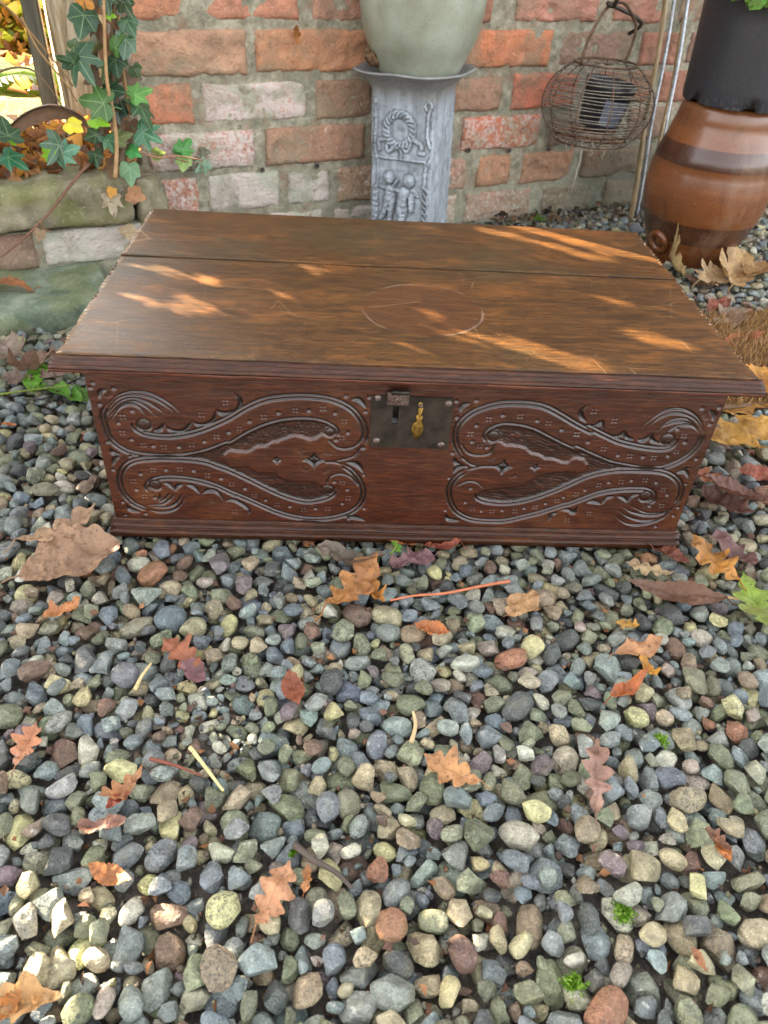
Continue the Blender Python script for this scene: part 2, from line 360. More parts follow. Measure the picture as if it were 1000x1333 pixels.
def slab(name, stops, moss, lich, sc=18):
    m = M(name, .9, .25); p = m.coord('World'); n1 = m.noise(p, sc, 6, .62); n2 = m.noise(p, sc * 9, 5, .72); n3 = m.noise(p, sc * .45, 4, .6, .8); nz = m.sep(m.n('NewGeometry').outputs['Normal'])[2]
    c = m.ramp(n1, stops)
    c = m.mix(m.math('MULTIPLY', m.step(n3, .44, .60), moss), c, lin(112, 114, 58))
    c = m.mix(m.math('MULTIPLY', m.step(n2, .55, .70), lich), c, lin(182, 184, 172))
    c = m.mix(m.math('MULTIPLY', m.step(n2, .42, .28), .5), c, lin(44, 44, 38))
    return m.out(c, .9, m.bump(n2, .0025, .9, m.bump(n1, .008, .7)))
M_COPING = slab('sandstone', [(.3, lin(80, 74, 58)), (.5, lin(122, 114, 92)), (.7, lin(156, 147, 122))], .5, .4)
M_STEP = slab('mossy_stone', [(.3, lin(78, 90, 74)), (.5, lin(110, 120, 100)), (.7, lin(142, 148, 128))], .4, .35, 22)
M_REND = slab('grey_render', [(.3, lin(64, 70, 70)), (.5, lin(92, 98, 96)), (.7, lin(122, 126, 120))], .1, .3, 30)

def leaf_material(name, veins='pinnate', trans=.25, rough=.5, gloss=.35):
    m = M(name, rough, gloss); col, _, rnd = m.objcol(); p = m.coord('Object')
    uv = m.n('UVMap').outputs[0]; ux, uy, _z = m.sep(uv); ay = m.math('ABSOLUTE', uy)
    n1 = m.noise(p, 55, 5, .65); n2 = m.noise(p, 190, 4, .7)
    c = m.scale(col, m.math('MULTIPLY_ADD', n1, 1.3, .30))
    if veins == 'pinnate':
        c = m.mix(.42, c, lin(104, 84, 66)); c = m.mix(m.math('MULTIPLY', m.step(m.noise(p, 26, 4, .6, .6), .46, .62), .75), c, m.mix(.6, c, lin(92, 60, 42)))
        c = m.mix(m.math('MULTIPLY', m.step(n2, .55, .66), .7), c, lin(70, 48, 38))
        mid = m.step(ay, .020, .006)
        lat = m.math('ABSOLUTE', m.math('SUBTRACT', m.math('FRACT', m.math('MULTIPLY', m.math('SUBTRACT', ux, m.math('MULTIPLY', ay, .75)), 7.5)), .5))
        vm = m.math('MAXIMUM', mid, m.math('MULTIPLY', m.step(lat, .055, .015), .65))
        c = m.mix(m.math('MULTIPLY', vm, .5), c, m.scale(col, .42))
    else:
        vm = None
        for th, wd in ((0, .022), (50, .017), (108, .014)):
            s_, c_ = math.sin(math.radians(th)), math.cos(math.radians(th))
            d = m.math('ABSOLUTE', m.math('SUBTRACT', m.math('MULTIPLY', ay, c_), m.math('MULTIPLY', ux, s_)))
            fw = m.step(m.math('ADD', m.math('MULTIPLY', ux, c_), m.math('MULTIPLY', ay, s_)), -.01, .03)
            k = m.math('MULTIPLY', m.step(d, wd, wd * .3), fw); vm = k if vm is None else m.math('MAXIMUM', vm, k)
        net = m.step(m.voro(uv, 9, 'DISTANCE_TO_EDGE'), .03, .008); vm2 = m.math('MAXIMUM', vm, m.math('MULTIPLY', net, .28))
        c = m.mix(m.math('MULTIPLY', vm2, .6), c, m.mix(.5, m.scale(col, 1.6), lin(176, 190, 140))); vm = m.math('MULTIPLY', vm, -1.0)
    nb = m.bump(vm, .0012, -.7, m.bump(n1, .002, .5))
    m.out(c, m.math('MULTIPLY_ADD', n1, .3, rough - .15), nb)
    tr = m.n('BsdfTranslucent'); m.put(tr.inputs[0], m.scale(c, 1.5)); ms = m.n('MixShader'); ms.inputs[0].default_value = trans
    m.t.links.new(m.b.outputs[0], ms.inputs[1]); m.t.links.new(tr.outputs[0], ms.inputs[2]); m.t.links.new(ms.outputs[0], m.t.nodes['Material Output'].inputs['Surface'])
    return m.m
M_DRYLEAF = leaf_material('dry_leaf', 'pinnate', .2, .55); M_IVY = leaf_material('ivy_leaf', 'palmate', .22, .36, .5); M_FRESH = leaf_material('fresh_leaf', 'pinnate', .45, .42)

def mass_leaf(name, trans):                           # for joined foliage: colour from the point attribute
    m = M(name, .5, .35); c, _, _ = m.attr('Tint'); m.out(c)
    tr = m.n('BsdfTranslucent'); m.put(tr.inputs[0], m.scale(c, 1.6)); ms = m.n('MixShader'); ms.inputs[0].default_value = trans
    m.t.links.new(m.b.outputs[0], ms.inputs[1]); m.t.links.new(tr.outputs[0], ms.inputs[2]); m.t.links.new(ms.outputs[0], m.t.nodes['Material Output'].inputs['Surface'])
    return m.m
M_FOL = mass_leaf('foliage', .5); M_FOLD = mass_leaf('dense_foliage', .10); M_LITTER = mass_leaf('leaf_litter', .2); M_COIR = mass_leaf('coir_fibre', .1)
m = M('bark', .9, .2); p = m.coord('Object', (34, 34, 5)); n1 = m.noise(p, 1.6, 5, .65, .5); n2 = m.noise(m.coord('Object'), 120, 4)
M_BARK = m.out(m.ramp(n1, [(.3, lin(92, 76, 58)), (.48, lin(170, 152, 122)), (.7, lin(214, 202, 176))]), .9, m.bump(n1, .012, 1, m.bump(n2, .002, .5)))
m = M('twig_bark', .8, .3); n1 = m.noise(m.coord('Object'), 90, 4); col, _, _ = m.objcol(); M_TWIG = m.out(m.scale(col, m.math('MULTIPLY_ADD', n1, .9, .55)), .75, m.bump(n1, .001, .6))
m = M('dark_post', .5, .4); p = m.coord('Object', (40, 40, 4)); n1 = m.noise(p, 1.5, 4); M_POST = m.out(m.ramp(n1, [(.3, lin(46, 44, 38)), (.7, lin(104, 98, 78))]), .6, m.bump(n1, .003, .5))
m = M('garden_grass', .9, .2); p = m.coord('World'); n1 = m.noise(p, 6, 5, .6); n2 = m.noise(p, 90, 4, .7)
c = m.mix(m.step(n1, .45, .6), lin(104, 118, 42), lin(150, 112, 62)); M_GARDEN = m.out(m.scale(c, m.math('MULTIPLY_ADD', n2, .9, .5)), .9, m.bump(n2, .02, 1))
m = M('moss', .95, .15); n1 = m.noise(m.coord('World'), 400, 4); M_MOSS = m.out(m.ramp(n1, [(.35, lin(60, 84, 26)), (.65, lin(120, 146, 52))]), .95, m.bump(n1, .002, 1))
m = M('earth_lump', .95, .15); n1 = m.noise(m.coord('World'), 170, 5, .75); M_EARTH = m.out(m.ramp(n1, [(.35, lin(60, 44, 32)), (.55, lin(118, 92, 68)), (.75, lin(152, 124, 96))]), .95, m.bump(n1, .006, 1))
m = M('pot_label', .5); M_LABEL = m.out(lin(92, 98, 112))

# ------------------------------------------------------------------ ground
def hgrid(x0, x1, y0, y1, nx, ny):
    X, Y = np.meshgrid(np.linspace(x0, x1, nx), np.linspace(y0, y1, ny)); return X, Y
def grid_faces(nx, ny):
    a = (np.arange(ny - 1)[:, None] * nx + np.arange(nx - 1)[None]).ravel()
    return np.stack([a, a + 1, a + nx + 1, a + nx], 1)
# soil sheet: a fine patch under the gravel inside one sheet that reaches the horizon
gx = np.concatenate([[-120, -30, -8, -3], np.linspace(-1.6, 2.0, 150), [4, 9, 30, 120]])
gy = np.concatenate([[-120, -30, -8, -3], np.linspace(-1.1, 2.1, 130), [4, 9, 30, 120]])
X, Y = np.meshgrid(gx, gy)
inn = (np.abs(X - .2) < 1.9) & (np.abs(Y - .5) < 1.7)
P3 = np.stack([X, Y, 0 * X], -1)
Z = np.where(inn, -.008 + .006 * fbm(P3 * 9, 3) + .003 * fbm(P3 * 40, 4), -.03)
ground = tag(obj('ground', mesh_np('ground', np.stack([X, Y, Z], -1).reshape(-1, 3), grid_faces(len(gx), len(gy)), M_SOIL)), kind='structure')

# ------------------------------------------------------------------ brick wall (turned 24.7 degrees, further away to the right)
RZ = math.atan(WB); W_END = -.548
wall = tag(empty('brick_wall', (0, WA, 0), RZ), 'old red brick wall with thick pale mortar behind the carved chest', 'wall')
ZR = [.446, .355, .268, .180, .0905, .003]            # brick undersides, top course in the picture first
def sx(u, v): p = on_wall(u, v); return float(p[:2] @ WT[:2] - (np.array([0, WA]) @ WT[:2])) 
def S(u, row):                                        # distance along the wall of a picture column at a course
    lo = ZR[row] + .034; best = min(range(-140, 330, 2), key=lambda v: abs(on_wall(u, v)[2] - lo)); return sx(u, best)
def brick_mesh(L, h, seed, rough=1.0):
    nx, ny = max(8, int(L / .0062)), 13; u = np.linspace(0, 1, nx + 1); v = np.linspace(0, 1, ny + 1)
    U, V = np.meshgrid(u, v); r = np.random.default_rng(seed); o = r.uniform(0, 90, 3)
    q = np.stack([U * L * 1.0, 0 * U, V * h], -1)
    edge = np.minimum(np.minimum(U, 1 - U) * L, np.minimum(V, 1 - V) * h)
    x = U * L + (.0022 * vnoise(q * 30 + o, 1) + .0013 * vnoise(q * 150 + o, 11)) * rough; z = V * h + (.0024 * vnoise(q * 26 + o + 9, 2) + .0014 * vnoise(q * 140 + o, 12)) * rough
    y = -.0052 + .0044 * np.exp(-edge / .0026) - .0030 * vnoise(q * 28 + o, 3) * rough - .0022 * vnoise(q * 85 + o, 4) * rough - .0012 * vnoise(q * 210 + o, 14) * rough
    chip = np.maximum(0, vnoise(q * 26 + o + 40, 5) - .30) + .8 * np.maximum(0, vnoise(q * 60 + o + 80, 15) - .5); y = y + chip * .013 * rough
    tilt = r.uniform(-.012, .012, 2); y = y + (U - .5) * L * tilt[0] + (V - .5) * h * tilt[1] * 2
    front = np.stack([x, y, z], -1).reshape(-1, 3); F = [[int(i) for i in f] for f in grid_faces(nx + 1, ny + 1)]
    idx = np.arange((nx + 1) * (ny + 1)).reshape(ny + 1, nx + 1)
    ring = list(idx[0]) + list(idx[1:, -1]) + list(idx[-1, :-1][::-1]) + list(idx[1:-1, 0][::-1])
    back = front[ring].copy(); back[:, 1] = .03; b = len(front)
    F += [[int(ring[(i + 1) % len(ring)]), int(ring[i]), b + i, b + (i + 1) % len(ring)] for i in range(len(ring))]
    return mesh_np('brick', np.vstack([front, back]), F, M_BRICK, True)
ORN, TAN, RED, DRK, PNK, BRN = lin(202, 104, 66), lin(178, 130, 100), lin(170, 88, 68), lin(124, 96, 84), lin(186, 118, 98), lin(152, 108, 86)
ROWS = {
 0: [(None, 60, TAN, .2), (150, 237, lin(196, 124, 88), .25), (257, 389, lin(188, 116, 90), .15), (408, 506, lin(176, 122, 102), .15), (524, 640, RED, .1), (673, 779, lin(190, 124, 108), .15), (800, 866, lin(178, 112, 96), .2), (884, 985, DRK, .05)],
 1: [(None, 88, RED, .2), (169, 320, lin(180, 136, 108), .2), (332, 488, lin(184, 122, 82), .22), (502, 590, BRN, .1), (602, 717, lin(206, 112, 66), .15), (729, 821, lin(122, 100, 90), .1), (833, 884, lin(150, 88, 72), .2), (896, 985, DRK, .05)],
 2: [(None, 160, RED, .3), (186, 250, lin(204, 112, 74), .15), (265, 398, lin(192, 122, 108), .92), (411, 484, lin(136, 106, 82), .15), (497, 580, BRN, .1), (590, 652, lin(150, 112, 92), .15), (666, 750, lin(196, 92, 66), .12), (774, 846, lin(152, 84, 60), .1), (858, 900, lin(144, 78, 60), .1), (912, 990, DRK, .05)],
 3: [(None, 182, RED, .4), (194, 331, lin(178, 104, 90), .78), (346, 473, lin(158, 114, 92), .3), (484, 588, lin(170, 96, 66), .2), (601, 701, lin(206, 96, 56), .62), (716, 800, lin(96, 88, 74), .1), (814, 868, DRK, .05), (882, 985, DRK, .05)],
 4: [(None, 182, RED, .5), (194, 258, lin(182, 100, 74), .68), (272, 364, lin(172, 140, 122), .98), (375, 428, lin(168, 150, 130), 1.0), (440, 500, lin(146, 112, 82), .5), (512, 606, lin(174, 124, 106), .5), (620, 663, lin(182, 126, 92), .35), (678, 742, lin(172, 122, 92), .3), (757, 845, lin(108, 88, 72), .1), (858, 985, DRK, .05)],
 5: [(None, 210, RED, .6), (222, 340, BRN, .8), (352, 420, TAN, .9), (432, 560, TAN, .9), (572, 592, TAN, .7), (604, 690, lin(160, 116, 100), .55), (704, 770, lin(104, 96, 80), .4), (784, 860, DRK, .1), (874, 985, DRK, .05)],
}
S_MAX = 1.75; bn = 0
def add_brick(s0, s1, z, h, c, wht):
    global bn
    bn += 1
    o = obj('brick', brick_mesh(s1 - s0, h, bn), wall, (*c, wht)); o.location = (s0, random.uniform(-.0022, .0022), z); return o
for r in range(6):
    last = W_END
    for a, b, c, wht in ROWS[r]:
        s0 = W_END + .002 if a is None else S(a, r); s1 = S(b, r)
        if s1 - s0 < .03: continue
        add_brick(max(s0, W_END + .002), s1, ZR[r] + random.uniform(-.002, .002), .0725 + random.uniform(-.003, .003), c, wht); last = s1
    k = 0
    while last < S_MAX:                               # beyond the right edge of the picture
        L = (.215, .102)[k % 2 if r % 2 else 0]; k += 1
        add_brick(last + .015, last + .015 + L, ZR[r], .0725, random.choice((DRK, BRN, RED)), .1); last += L + .015
for r in range(1, 5):                                 # courses just above the picture
    s = W_END + .002 - (.0 if r % 2 else .11); z = ZR[0] + .0885 * r
    while s < S_MAX:
        L = random.choice((.215, .215, .103)); a = max(s, W_END + .002)
        if s + L - a > .04: add_brick(a, s + L, z, .0725, random.choice((TAN, RED, PNK, BRN, ORN)), random.uniform(0, .3))
        s += L + .015
mb = MB(); z = ZR[0] + .0885 * 5; k = 0
while z < 2.2:                                        # the rest of the wall, bricks joined
    s = W_END + .002 - (.11 if k % 2 else 0)
    while s < 3.4:
        mb.box(max(s, W_END + .002), s + .215, -.006, .03, z, z + .0725, .003); s += .23
    z += .0885; k += 1
s0 = S_MAX + .3
for r in range(10):
    s = s0 + (.11 if r % 2 else 0)
    while s < 3.4: mb.box(s, s + .215, -.006, .03, .003 + .0885 * r, .0755 + .0885 * r, .003); s += .23
tag(mb.build('upper_brickwork', M_BRICK, wall, color=(*RED, .15)), kind='stuff')
nx, nz = 400, 210
Xg, Zg = hgrid(W_END, 3.4, -.05, 2.25, nx, nz)
q = np.stack([Xg, 0 * Xg, Zg], -1)
Yg = .0002 + .0022 * fbm(q * 20, 8) + .0018 * fbm(q * 65, 9) + .0010 * fbm(q * 160, 10)
Vm = np.stack([Xg, Yg, Zg], -1).reshape(-1, 3); Fm = [list(map(int, f)) for f in grid_faces(nx, nz)]
idx = np.arange(nx * nz).reshape(nz, nx); n0 = len(Vm)
ring = list(idx[0]) + list(idx[1:, -1]) + list(idx[-1, :-1][::-1]) + list(idx[1:-1, 0][::-1])
bk = Vm[ring].copy(); bk[:, 1] = .22
Fm += [[int(ring[(i + 1) % len(ring)]), int(ring[i]), n0 + i, n0 + (i + 1) % len(ring)] for i in range(len(ring))] + [[n0 + i for i in range(len(ring))]]
obj('mortar', mesh_np('mortar', np.vstack([Vm, bk]), Fm, M_MORTAR, True), wall)
for u, v in ((340, 220), (411, 215), (484, 207), (608, 195), (661, 195), (712, 193)):           # small holes drilled in the joint
    p = on_wall(u, v); mb = MB(); prof = [(.0062, 0), (.0058, .001), (.0050, .002), (.0044, .002), (.0036, -.004), (.0, -.006)]
    A = np.linspace(0, 2 * np.pi, 12, endpoint=False)
    mb.lathe(prof, 12)
    o = mb.build('vent_hole', M_SOIL, wall, True); o.rotation_euler = (math.radians(90), 0, 0); o.location = (sx(u, v), -.0075, p[2])

# ------------------------------------------------------------------ planting bed on the left: retaining wall, coping, step
def chunk(L, D, Hh, seed, rough=.006, n=(22, 9, 7), rnd=.012, slope=None):
    """a rough block L x D x Hh, origin at its lower front left corner"""
    nx_, ny_, nz_ = n; V = []; F = []
    def face(f, a, b):
        A_, B_ = np.meshgrid(np.linspace(0, 1, a + 1), np.linspace(0, 1, b + 1)); base = sum(len(x) for x in V)
        V.append(f(A_, B_).reshape(-1, 3)); F.extend([[int(i) + base for i in q_] for q_ in grid_faces(a + 1, b + 1)])
    face(lambda a, b: np.stack([a * L, 0 * a, b * Hh], -1), nx_, nz_); face(lambda a, b: np.stack([L - a * L, 0 * a + D, b * Hh], -1), nx_, nz_)
    face(lambda a, b: np.stack([a * L, b * D, 0 * a + Hh], -1), nx_, ny_); face(lambda a, b: np.stack([L - a * L, b * D, 0 * a], -1), nx_, ny_)
    face(lambda a, b: np.stack([0 * a, D - a * D, b * Hh], -1), ny_, nz_); face(lambda a, b: np.stack([0 * a + L, a * D, b * Hh], -1), ny_, nz_)
    V = np.vstack(V); c = np.array([L, D, Hh]) / 2; hd = np.minimum(rnd, c * .9)
    q_ = V - c; inner = np.clip(q_, -(c - hd), c - hd); d = q_ - inner; ln = np.linalg.norm(d, axis=1)[:, None]
    V = c + inner + np.where(ln > 0, d / (ln + 1e-9) * np.minimum(ln, hd.min()), 0)
    nn = np.stack([fbm(V * 16 + seed * 7.7 + k * 31, seed + k) for k in range(3)], -1) * rough + np.stack([fbm(V * 55 + seed * 3 + k * 31, seed + k) for k in range(3)], -1) * rough * .35
    V = V + nn
    if slope is not None: V[:, 2] += slope(V) * (V[:, 2] > Hh * .5)
    return V, F
def weld(V, F):
    key = {}; mp = np.zeros(len(V), int); out = []
    for i, v in enumerate(np.round(V, 5)):
        k = tuple(v)
        if k not in key: key[k] = len(out); out.append(V[i])
        mp[i] = key[k]
    return np.array(out), [[int(mp[i]) for i in f] for f in F]
A2 = 1.0                                              # front of the retaining wall: y = A2 + WB x
bed = tag(empty('retaining_wall', (0, A2, 0), RZ), 'low stone and brick retaining wall of the ivy bed left of the chest', 'wall')
def sb(x): return x / WT[0]
def bedpart(name, V, F, mat, loc, color=None):
    V, F = weld(V, F); o = obj(name, mesh_np(name, V, F, mat, True), bed, color); o.location = loc; return o
V, F = chunk(.885, .20, .082, 3, .006, (60, 12, 8), .016, lambda V: .045 * np.clip((.55 - V[:, 0]) / .45, 0, 1) + .012 * np.clip(.86 - V[:, 0], 0, .3)); bedpart('coping_stone', V, F, M_COPING, (sb(-1.29), -.012, .130))
V, F = chunk(.058, .15, .085, 8, .006, (12, 10, 8), .02); bedpart('coping_stone', V, F, M_COPING, (sb(-1.29) + .892, -.004, .118))
V, F = chunk(.6, .20, .10, 12, .006, (30, 12, 8), .016); bedpart('coping_stone', V, F, M_COPING, (sb(-1.29) - .612, -.012, .130))
for i, (x0, x1, c, wht) in enumerate(((-1.50, -1.30, BRN, .3), (-1.285, -1.09, RED, .3), (-1.075, -.88, DRK, .4), (-.865, -.659, lin(112, 86, 78), .25), (-.646, -.452, lin(178, 178, 160), 1.0))):
    o = obj('brick', brick_mesh(sb(x1) - sb(x0), .066, 300 + i), bed, (*c, wht)); o.location = (sb(x0), .012, .060)
mb = MB(); mb.box(sb(-1.9), sb(-.45), .012, .19, -.05, .128, .002); mb.build('mortar', M_MORTAR, bed)
# soil of the bed and the garden behind it
nx, ny = 110, 90
Xg, Yg = np.meshgrid(np.concatenate([np.linspace(-60, -3, 12), np.linspace(-2.6, sb(-.462), nx - 12)]), np.concatenate([np.linspace(.15, 3.5, ny - 8), np.linspace(5, 60, 8)]))
q = np.stack([Xg, Yg, 0 * Xg], -1); near = (Xg > -2.6) & (Yg < 3.5)
Zg = .196 + np.where(near, .010 * fbm(q * 8, 21) + .004 * fbm(q * 40, 22), 0) + .03 * np.exp(-((Yg - .3) / .12) ** 2) * near
Zg = np.where(Yg <= .151, .13, Zg)
g = obj('garden_ground', mesh_np('garden_ground', np.stack([Xg, Yg, Zg], -1).reshape(-1, 3), grid_faces(nx, ny), M_GARDEN)); g.location = (0, A2, 0); g.rotation_euler = (0, 0, RZ); tag(g, kind='structure')
ss = empty('stone_step', (0, A2 - .17, 0), RZ); tag(ss, 'mossy green stone step on the gravel left of the chest', 'step')
V, F = chunk(.83, .185, .082, 5, .005, (64, 16, 8), .014, lambda V: .010 * (V[:, 1] / .185)); V, F = weld(V, F)
o = obj('step_slab', mesh_np('step_slab', V, F, M_STEP, True), ss); o.location = (sb(-1.25), -.0005, -.03); o.location.y = -.005

# ------------------------------------------------------------------ the carved oak chest
chest = tag(empty('carved_chest', (0, 0, 0)), 'antique carved oak box with two-plank lid standing on the gravel', 'chest')
PW, PZ0, PZ1 = .3507, .030, .2497
step = .00096
nx, nz = int(2 * PW / step), int((PZ1 - PZ0) / step)
PX = np.linspace(-PW, PW, nx); PZ = np.linspace(PZ0, PZ1, nz)
HT = np.zeros((nz, nx)); CUT = np.zeros((nz, nx))     # carved depth in millimetres (negative is down), and how far the colour darkens there
dx_, dz_ = PX[1] - PX[0], PZ[1] - PZ[0]
WIN = dict(A=(110, 480), B=(300, 490), C=(130, 580), D=(300, 580), E=(570, 500), F=(750, 500), G=(560, 590), H=(740, 590), M=(440, 470))
def pp(wd, pts, k=5.0):
    ox, oy = WIN[wd]; out = []
    for x, y in pts:
        p = on_y(ox + x / k, oy + y / k, 0.0); out.append((p[0], p[2]))
    return out
def window(x0, x1, z0, z1, m=.008):
    i0, i1 = max(0, int((x0 - m + PW) / dx_)), min(nx, int((x1 + m + PW) / dx_) + 2)
    j0, j1 = max(0, int((z0 - m - PZ0) / dz_)), min(nz, int((z1 + m - PZ0) / dz_) + 2)
    return i0, i1, j0, j1
def dist_curve(P):
    P = np.asarray(P); i0, i1, j0, j1 = window(P[:, 0].min(), P[:, 0].max(), P[:, 1].min(), P[:, 1].max())
    D = np.full((j1 - j0, i1 - i0), 1.0); T = np.zeros_like(D); n = len(P) - 1
    for k in range(n):
        a, b = P[k], P[k + 1]; e = b - a; L2 = e @ e + 1e-14
        p0, p1, q0, q1 = window(min(a[0], b[0]), max(a[0], b[0]), min(a[1], b[1]), max(a[1], b[1]))
        X_, Z_ = np.meshgrid(PX[p0:p1], PZ[q0:q1]); t = np.clip(((X_ - a[0]) * e[0] + (Z_ - a[1]) * e[1]) / L2, 0, 1)
        d = np.hypot(X_ - a[0] - t * e[0], Z_ - a[1] - t * e[1]); s = (slice(q0 - j0, q1 - j0), slice(p0 - i0, p1 - i0))
        m_ = d < D[s]; D[s] = np.where(m_, d, D[s]); T[s] = np.where(m_, (k + t) / n, T[s])
    return (slice(j0, j1), slice(i0, i1)), D * 1000, T
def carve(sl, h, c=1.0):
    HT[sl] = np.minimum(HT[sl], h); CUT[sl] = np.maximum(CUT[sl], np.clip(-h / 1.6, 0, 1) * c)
def groove(wd, pts, hw=1.7, dep=1.8, taper=0.0, raw=False):
    P = smooth_curve(pts if raw else pp(wd, pts), 7); sl, D, T = dist_curve(P)
    wv = hw * ((1 - taper) + taper * np.sin(np.pi * np.clip(T, .02, .98)) ** .8)
    carve(sl, -dep * (wv / hw) * np.clip(1 - (D / wv) ** 2, 0, 1))
def double(*segs, hw=1.95, off=2.3, dep=1.9):
    pts = sum([pp(w_, p_) for w_, p_ in segs], []); P = smooth_curve(pts, 7); sl, D, T = dist_curve(P)
    e = np.clip(np.minimum(T, 1 - T) / .03, 0.25, 1)
    carve(sl, -dep * e * np.clip(1 - ((D - off) / hw) ** 2, 0, 1))
def cup(x, z, r, dep):
    i0, i1, j0, j1 = window(x - r / 1000, x + r / 1000, z - r / 1000, z + r / 1000, .002)
    X_, Z_ = np.meshgrid(PX[i0:i1], PZ[j0:j1]); d = np.hypot(X_ - x, Z_ - z) * 1000
    carve((slice(j0, j1), slice(i0, i1)), -dep * np.clip(1 - (d / r) ** 2, 0, 1), .6)
def dots(wd, pts, r=2.8, dep=2.1):
    for x, z in pp(wd, pts): cup(x, z, r, dep)
def quad(wd, pts):
    for x, z in pp(wd, pts):
        for a in range(4): cup(x + .0028 * math.cos(a * math.pi / 2 + .8), z + .0028 * math.sin(a * math.pi / 2 + .8), 1.5, 1.25)
def star(wd, c, rx, rz_, dep=2.6):
    (x, z), = pp(wd, [c]); ax = rx * .2 * .00088; az = rz_ * .2 * .00098
    i0, i1, j0, j1 = window(x - ax, x + ax, z - az, z + az, .001); X_, Z_ = np.meshgrid(PX[i0:i1], PZ[j0:j1])
    u, v = np.abs(X_ - x) / ax + 1e-6, np.abs(Z_ - z) / az + 1e-6; f = 1 - (u ** .62 + v ** .62) ** (1 / .62)
    rim = np.clip(f / .30, 0, 1); carve((slice(j0, j1), slice(i0, i1)), -dep * np.minimum(rim, 1) * (1 - .45 * np.clip((f - .35) / .5, 0, 1)))
def ticks(wd, c, ang, n=4):
    (x, z), = pp(wd, [c])
    for k in range(n):
        s = (k - (n - 1) / 2) * .0024; ca, sa = math.cos(math.radians(ang)), math.sin(math.radians(ang))
        a = np.array([x + ca * s, z + sa * s]); d = np.array([-sa, ca]) * .0021
        groove(None, [a - d, a, a + d], .8, .9, 0, True)
def eye(wd, c, r):
    (x, z), = pp(wd, [c]); R = r * .2 * .9
    i0, i1, j0, j1 = window(x - R / 1000, x + R / 1000, z - R / 1000, z + R / 1000, .003); X_, Z_ = np.meshgrid(PX[i0:i1], PZ[j0:j1]); d = np.hypot(X_ - x, Z_ - z) * 1000
    rng = np.random.default_rng(int(abs(x) * 1e5)); st = rng.uniform(0, 1, d.shape)
    hgt = np.where(d < R * .82, -1.9 + 1.7 * np.sqrt(np.clip(1 - (d / (R * .82)) ** 2, 0, 1)) - .45 * st, -2.0 * np.clip(1 - ((d - R * .9) / (R * .2)) ** 2, 0, 1))
    s = (slice(j0, j1), slice(i0, i1)); m_ = d < R * 1.1
    HT[s] = np.where(m_, hgt, HT[s]); CUT[s] = np.where(m_, np.maximum(CUT[s], .55), CUT[s])
def punched(pts, grain, dep=2.3):
    P = np.array(pts); i0, i1, j0, j1 = window(P[:, 0].min(), P[:, 0].max(), P[:, 1].min(), P[:, 1].max()); X_, Z_ = np.meshgrid(PX[i0:i1], PZ[j0:j1])
    ins = np.zeros(X_.shape, bool); n = len(P)
    for k in range(n):
        (x0, z0), (x1, z1) = P[k], P[(k + 1) % n]
        c_ = ((z0 > Z_) != (z1 > Z_)) & (X_ < (x1 - x0) * (Z_ - z0) / (z1 - z0 + 1e-12) + x0); ins ^= c_
    sm = ins.astype(float)
    for _ in range(4):
        s2 = sm.copy(); s2[1:-1, 1:-1] = (sm[1:-1, 1:-1] * 2 + sm[:-2, 1:-1] + sm[2:, 1:-1] + sm[1:-1, :-2] + sm[1:-1, 2:]) / 6; sm = s2
    q_ = np.stack([X_ * (640 if grain == 'pits' else 160), 0 * X_, Z_ * 640 + (X_ * 160 if grain == 'lines' else 0)], -1)
    tex = vnoise(q_, 5) * .75 + vnoise(q_ * 2.1, 6) * .4
    s = (slice(j0, j1), slice(i0, i1)); hh = -sm * (dep + .45 * tex)
    HT[s] = np.minimum(HT[s], hh); CUT[s] = np.maximum(CUT[s], sm * (.34 + .36 * np.clip(.5 + tex, 0, 1)))

# punched grounds of the two hearts
punched(pp('A', [(660, 585), (680, 566), (800, 540), (920, 494)]) + pp('B', [(0, 444), (110, 380), (220, 330), (330, 300), (450, 288), (560, 295), (640, 320), (688, 358), (680, 385), (640, 398), (600, 375), (560, 405), (520, 415), (470, 398), (420, 385), (370, 400), (310, 425), (270, 430), (240, 455), (180, 460), (110, 495), (50, 490), (0, 485)])
        + pp('C', [(840, 35), (805, 65), (805, 100), (840, 128)]) + pp('D', [(0, 145), (120, 145), (180, 180), (230, 178), (290, 185), (330, 215), (390, 235), (460, 235), (560, 245), (600, 275), (690, 285), (650, 325), (580, 350), (490, 360), (380, 335), (260, 285), (140, 225), (0, 160)]) + pp('C', [(780, 135), (680, 100), (570, 88)]), 'pits')
punched(pp('E', [(330, 375), (318, 340), (345, 305), (420, 275), (520, 280), (620, 305), (720, 355), (820, 405), (920, 445)]) + pp('F', [(0, 420), (100, 465), (220, 515), (340, 540), (440, 553)]) + pp('H', [(320, 108), (200, 126), (100, 156), (0, 200)])
        + pp('G', [(920, 190), (820, 235), (700, 280), (580, 310), (470, 320), (370, 310), (312, 288), (310, 255), (420, 235), (520, 225), (590, 215), (660, 180), (720, 145), (800, 130), (900, 125), (960, 135), (1000, 124)]) + pp('H', [(100, 115), (130, 82), (100, 42), (50, 34)])
        + pp('E', [(880, 488), (850, 515), (800, 510), (750, 490), (700, 490), (660, 465), (600, 450), (575, 420), (540, 410), (490, 402), (440, 400), (400, 370)]), 'lines')
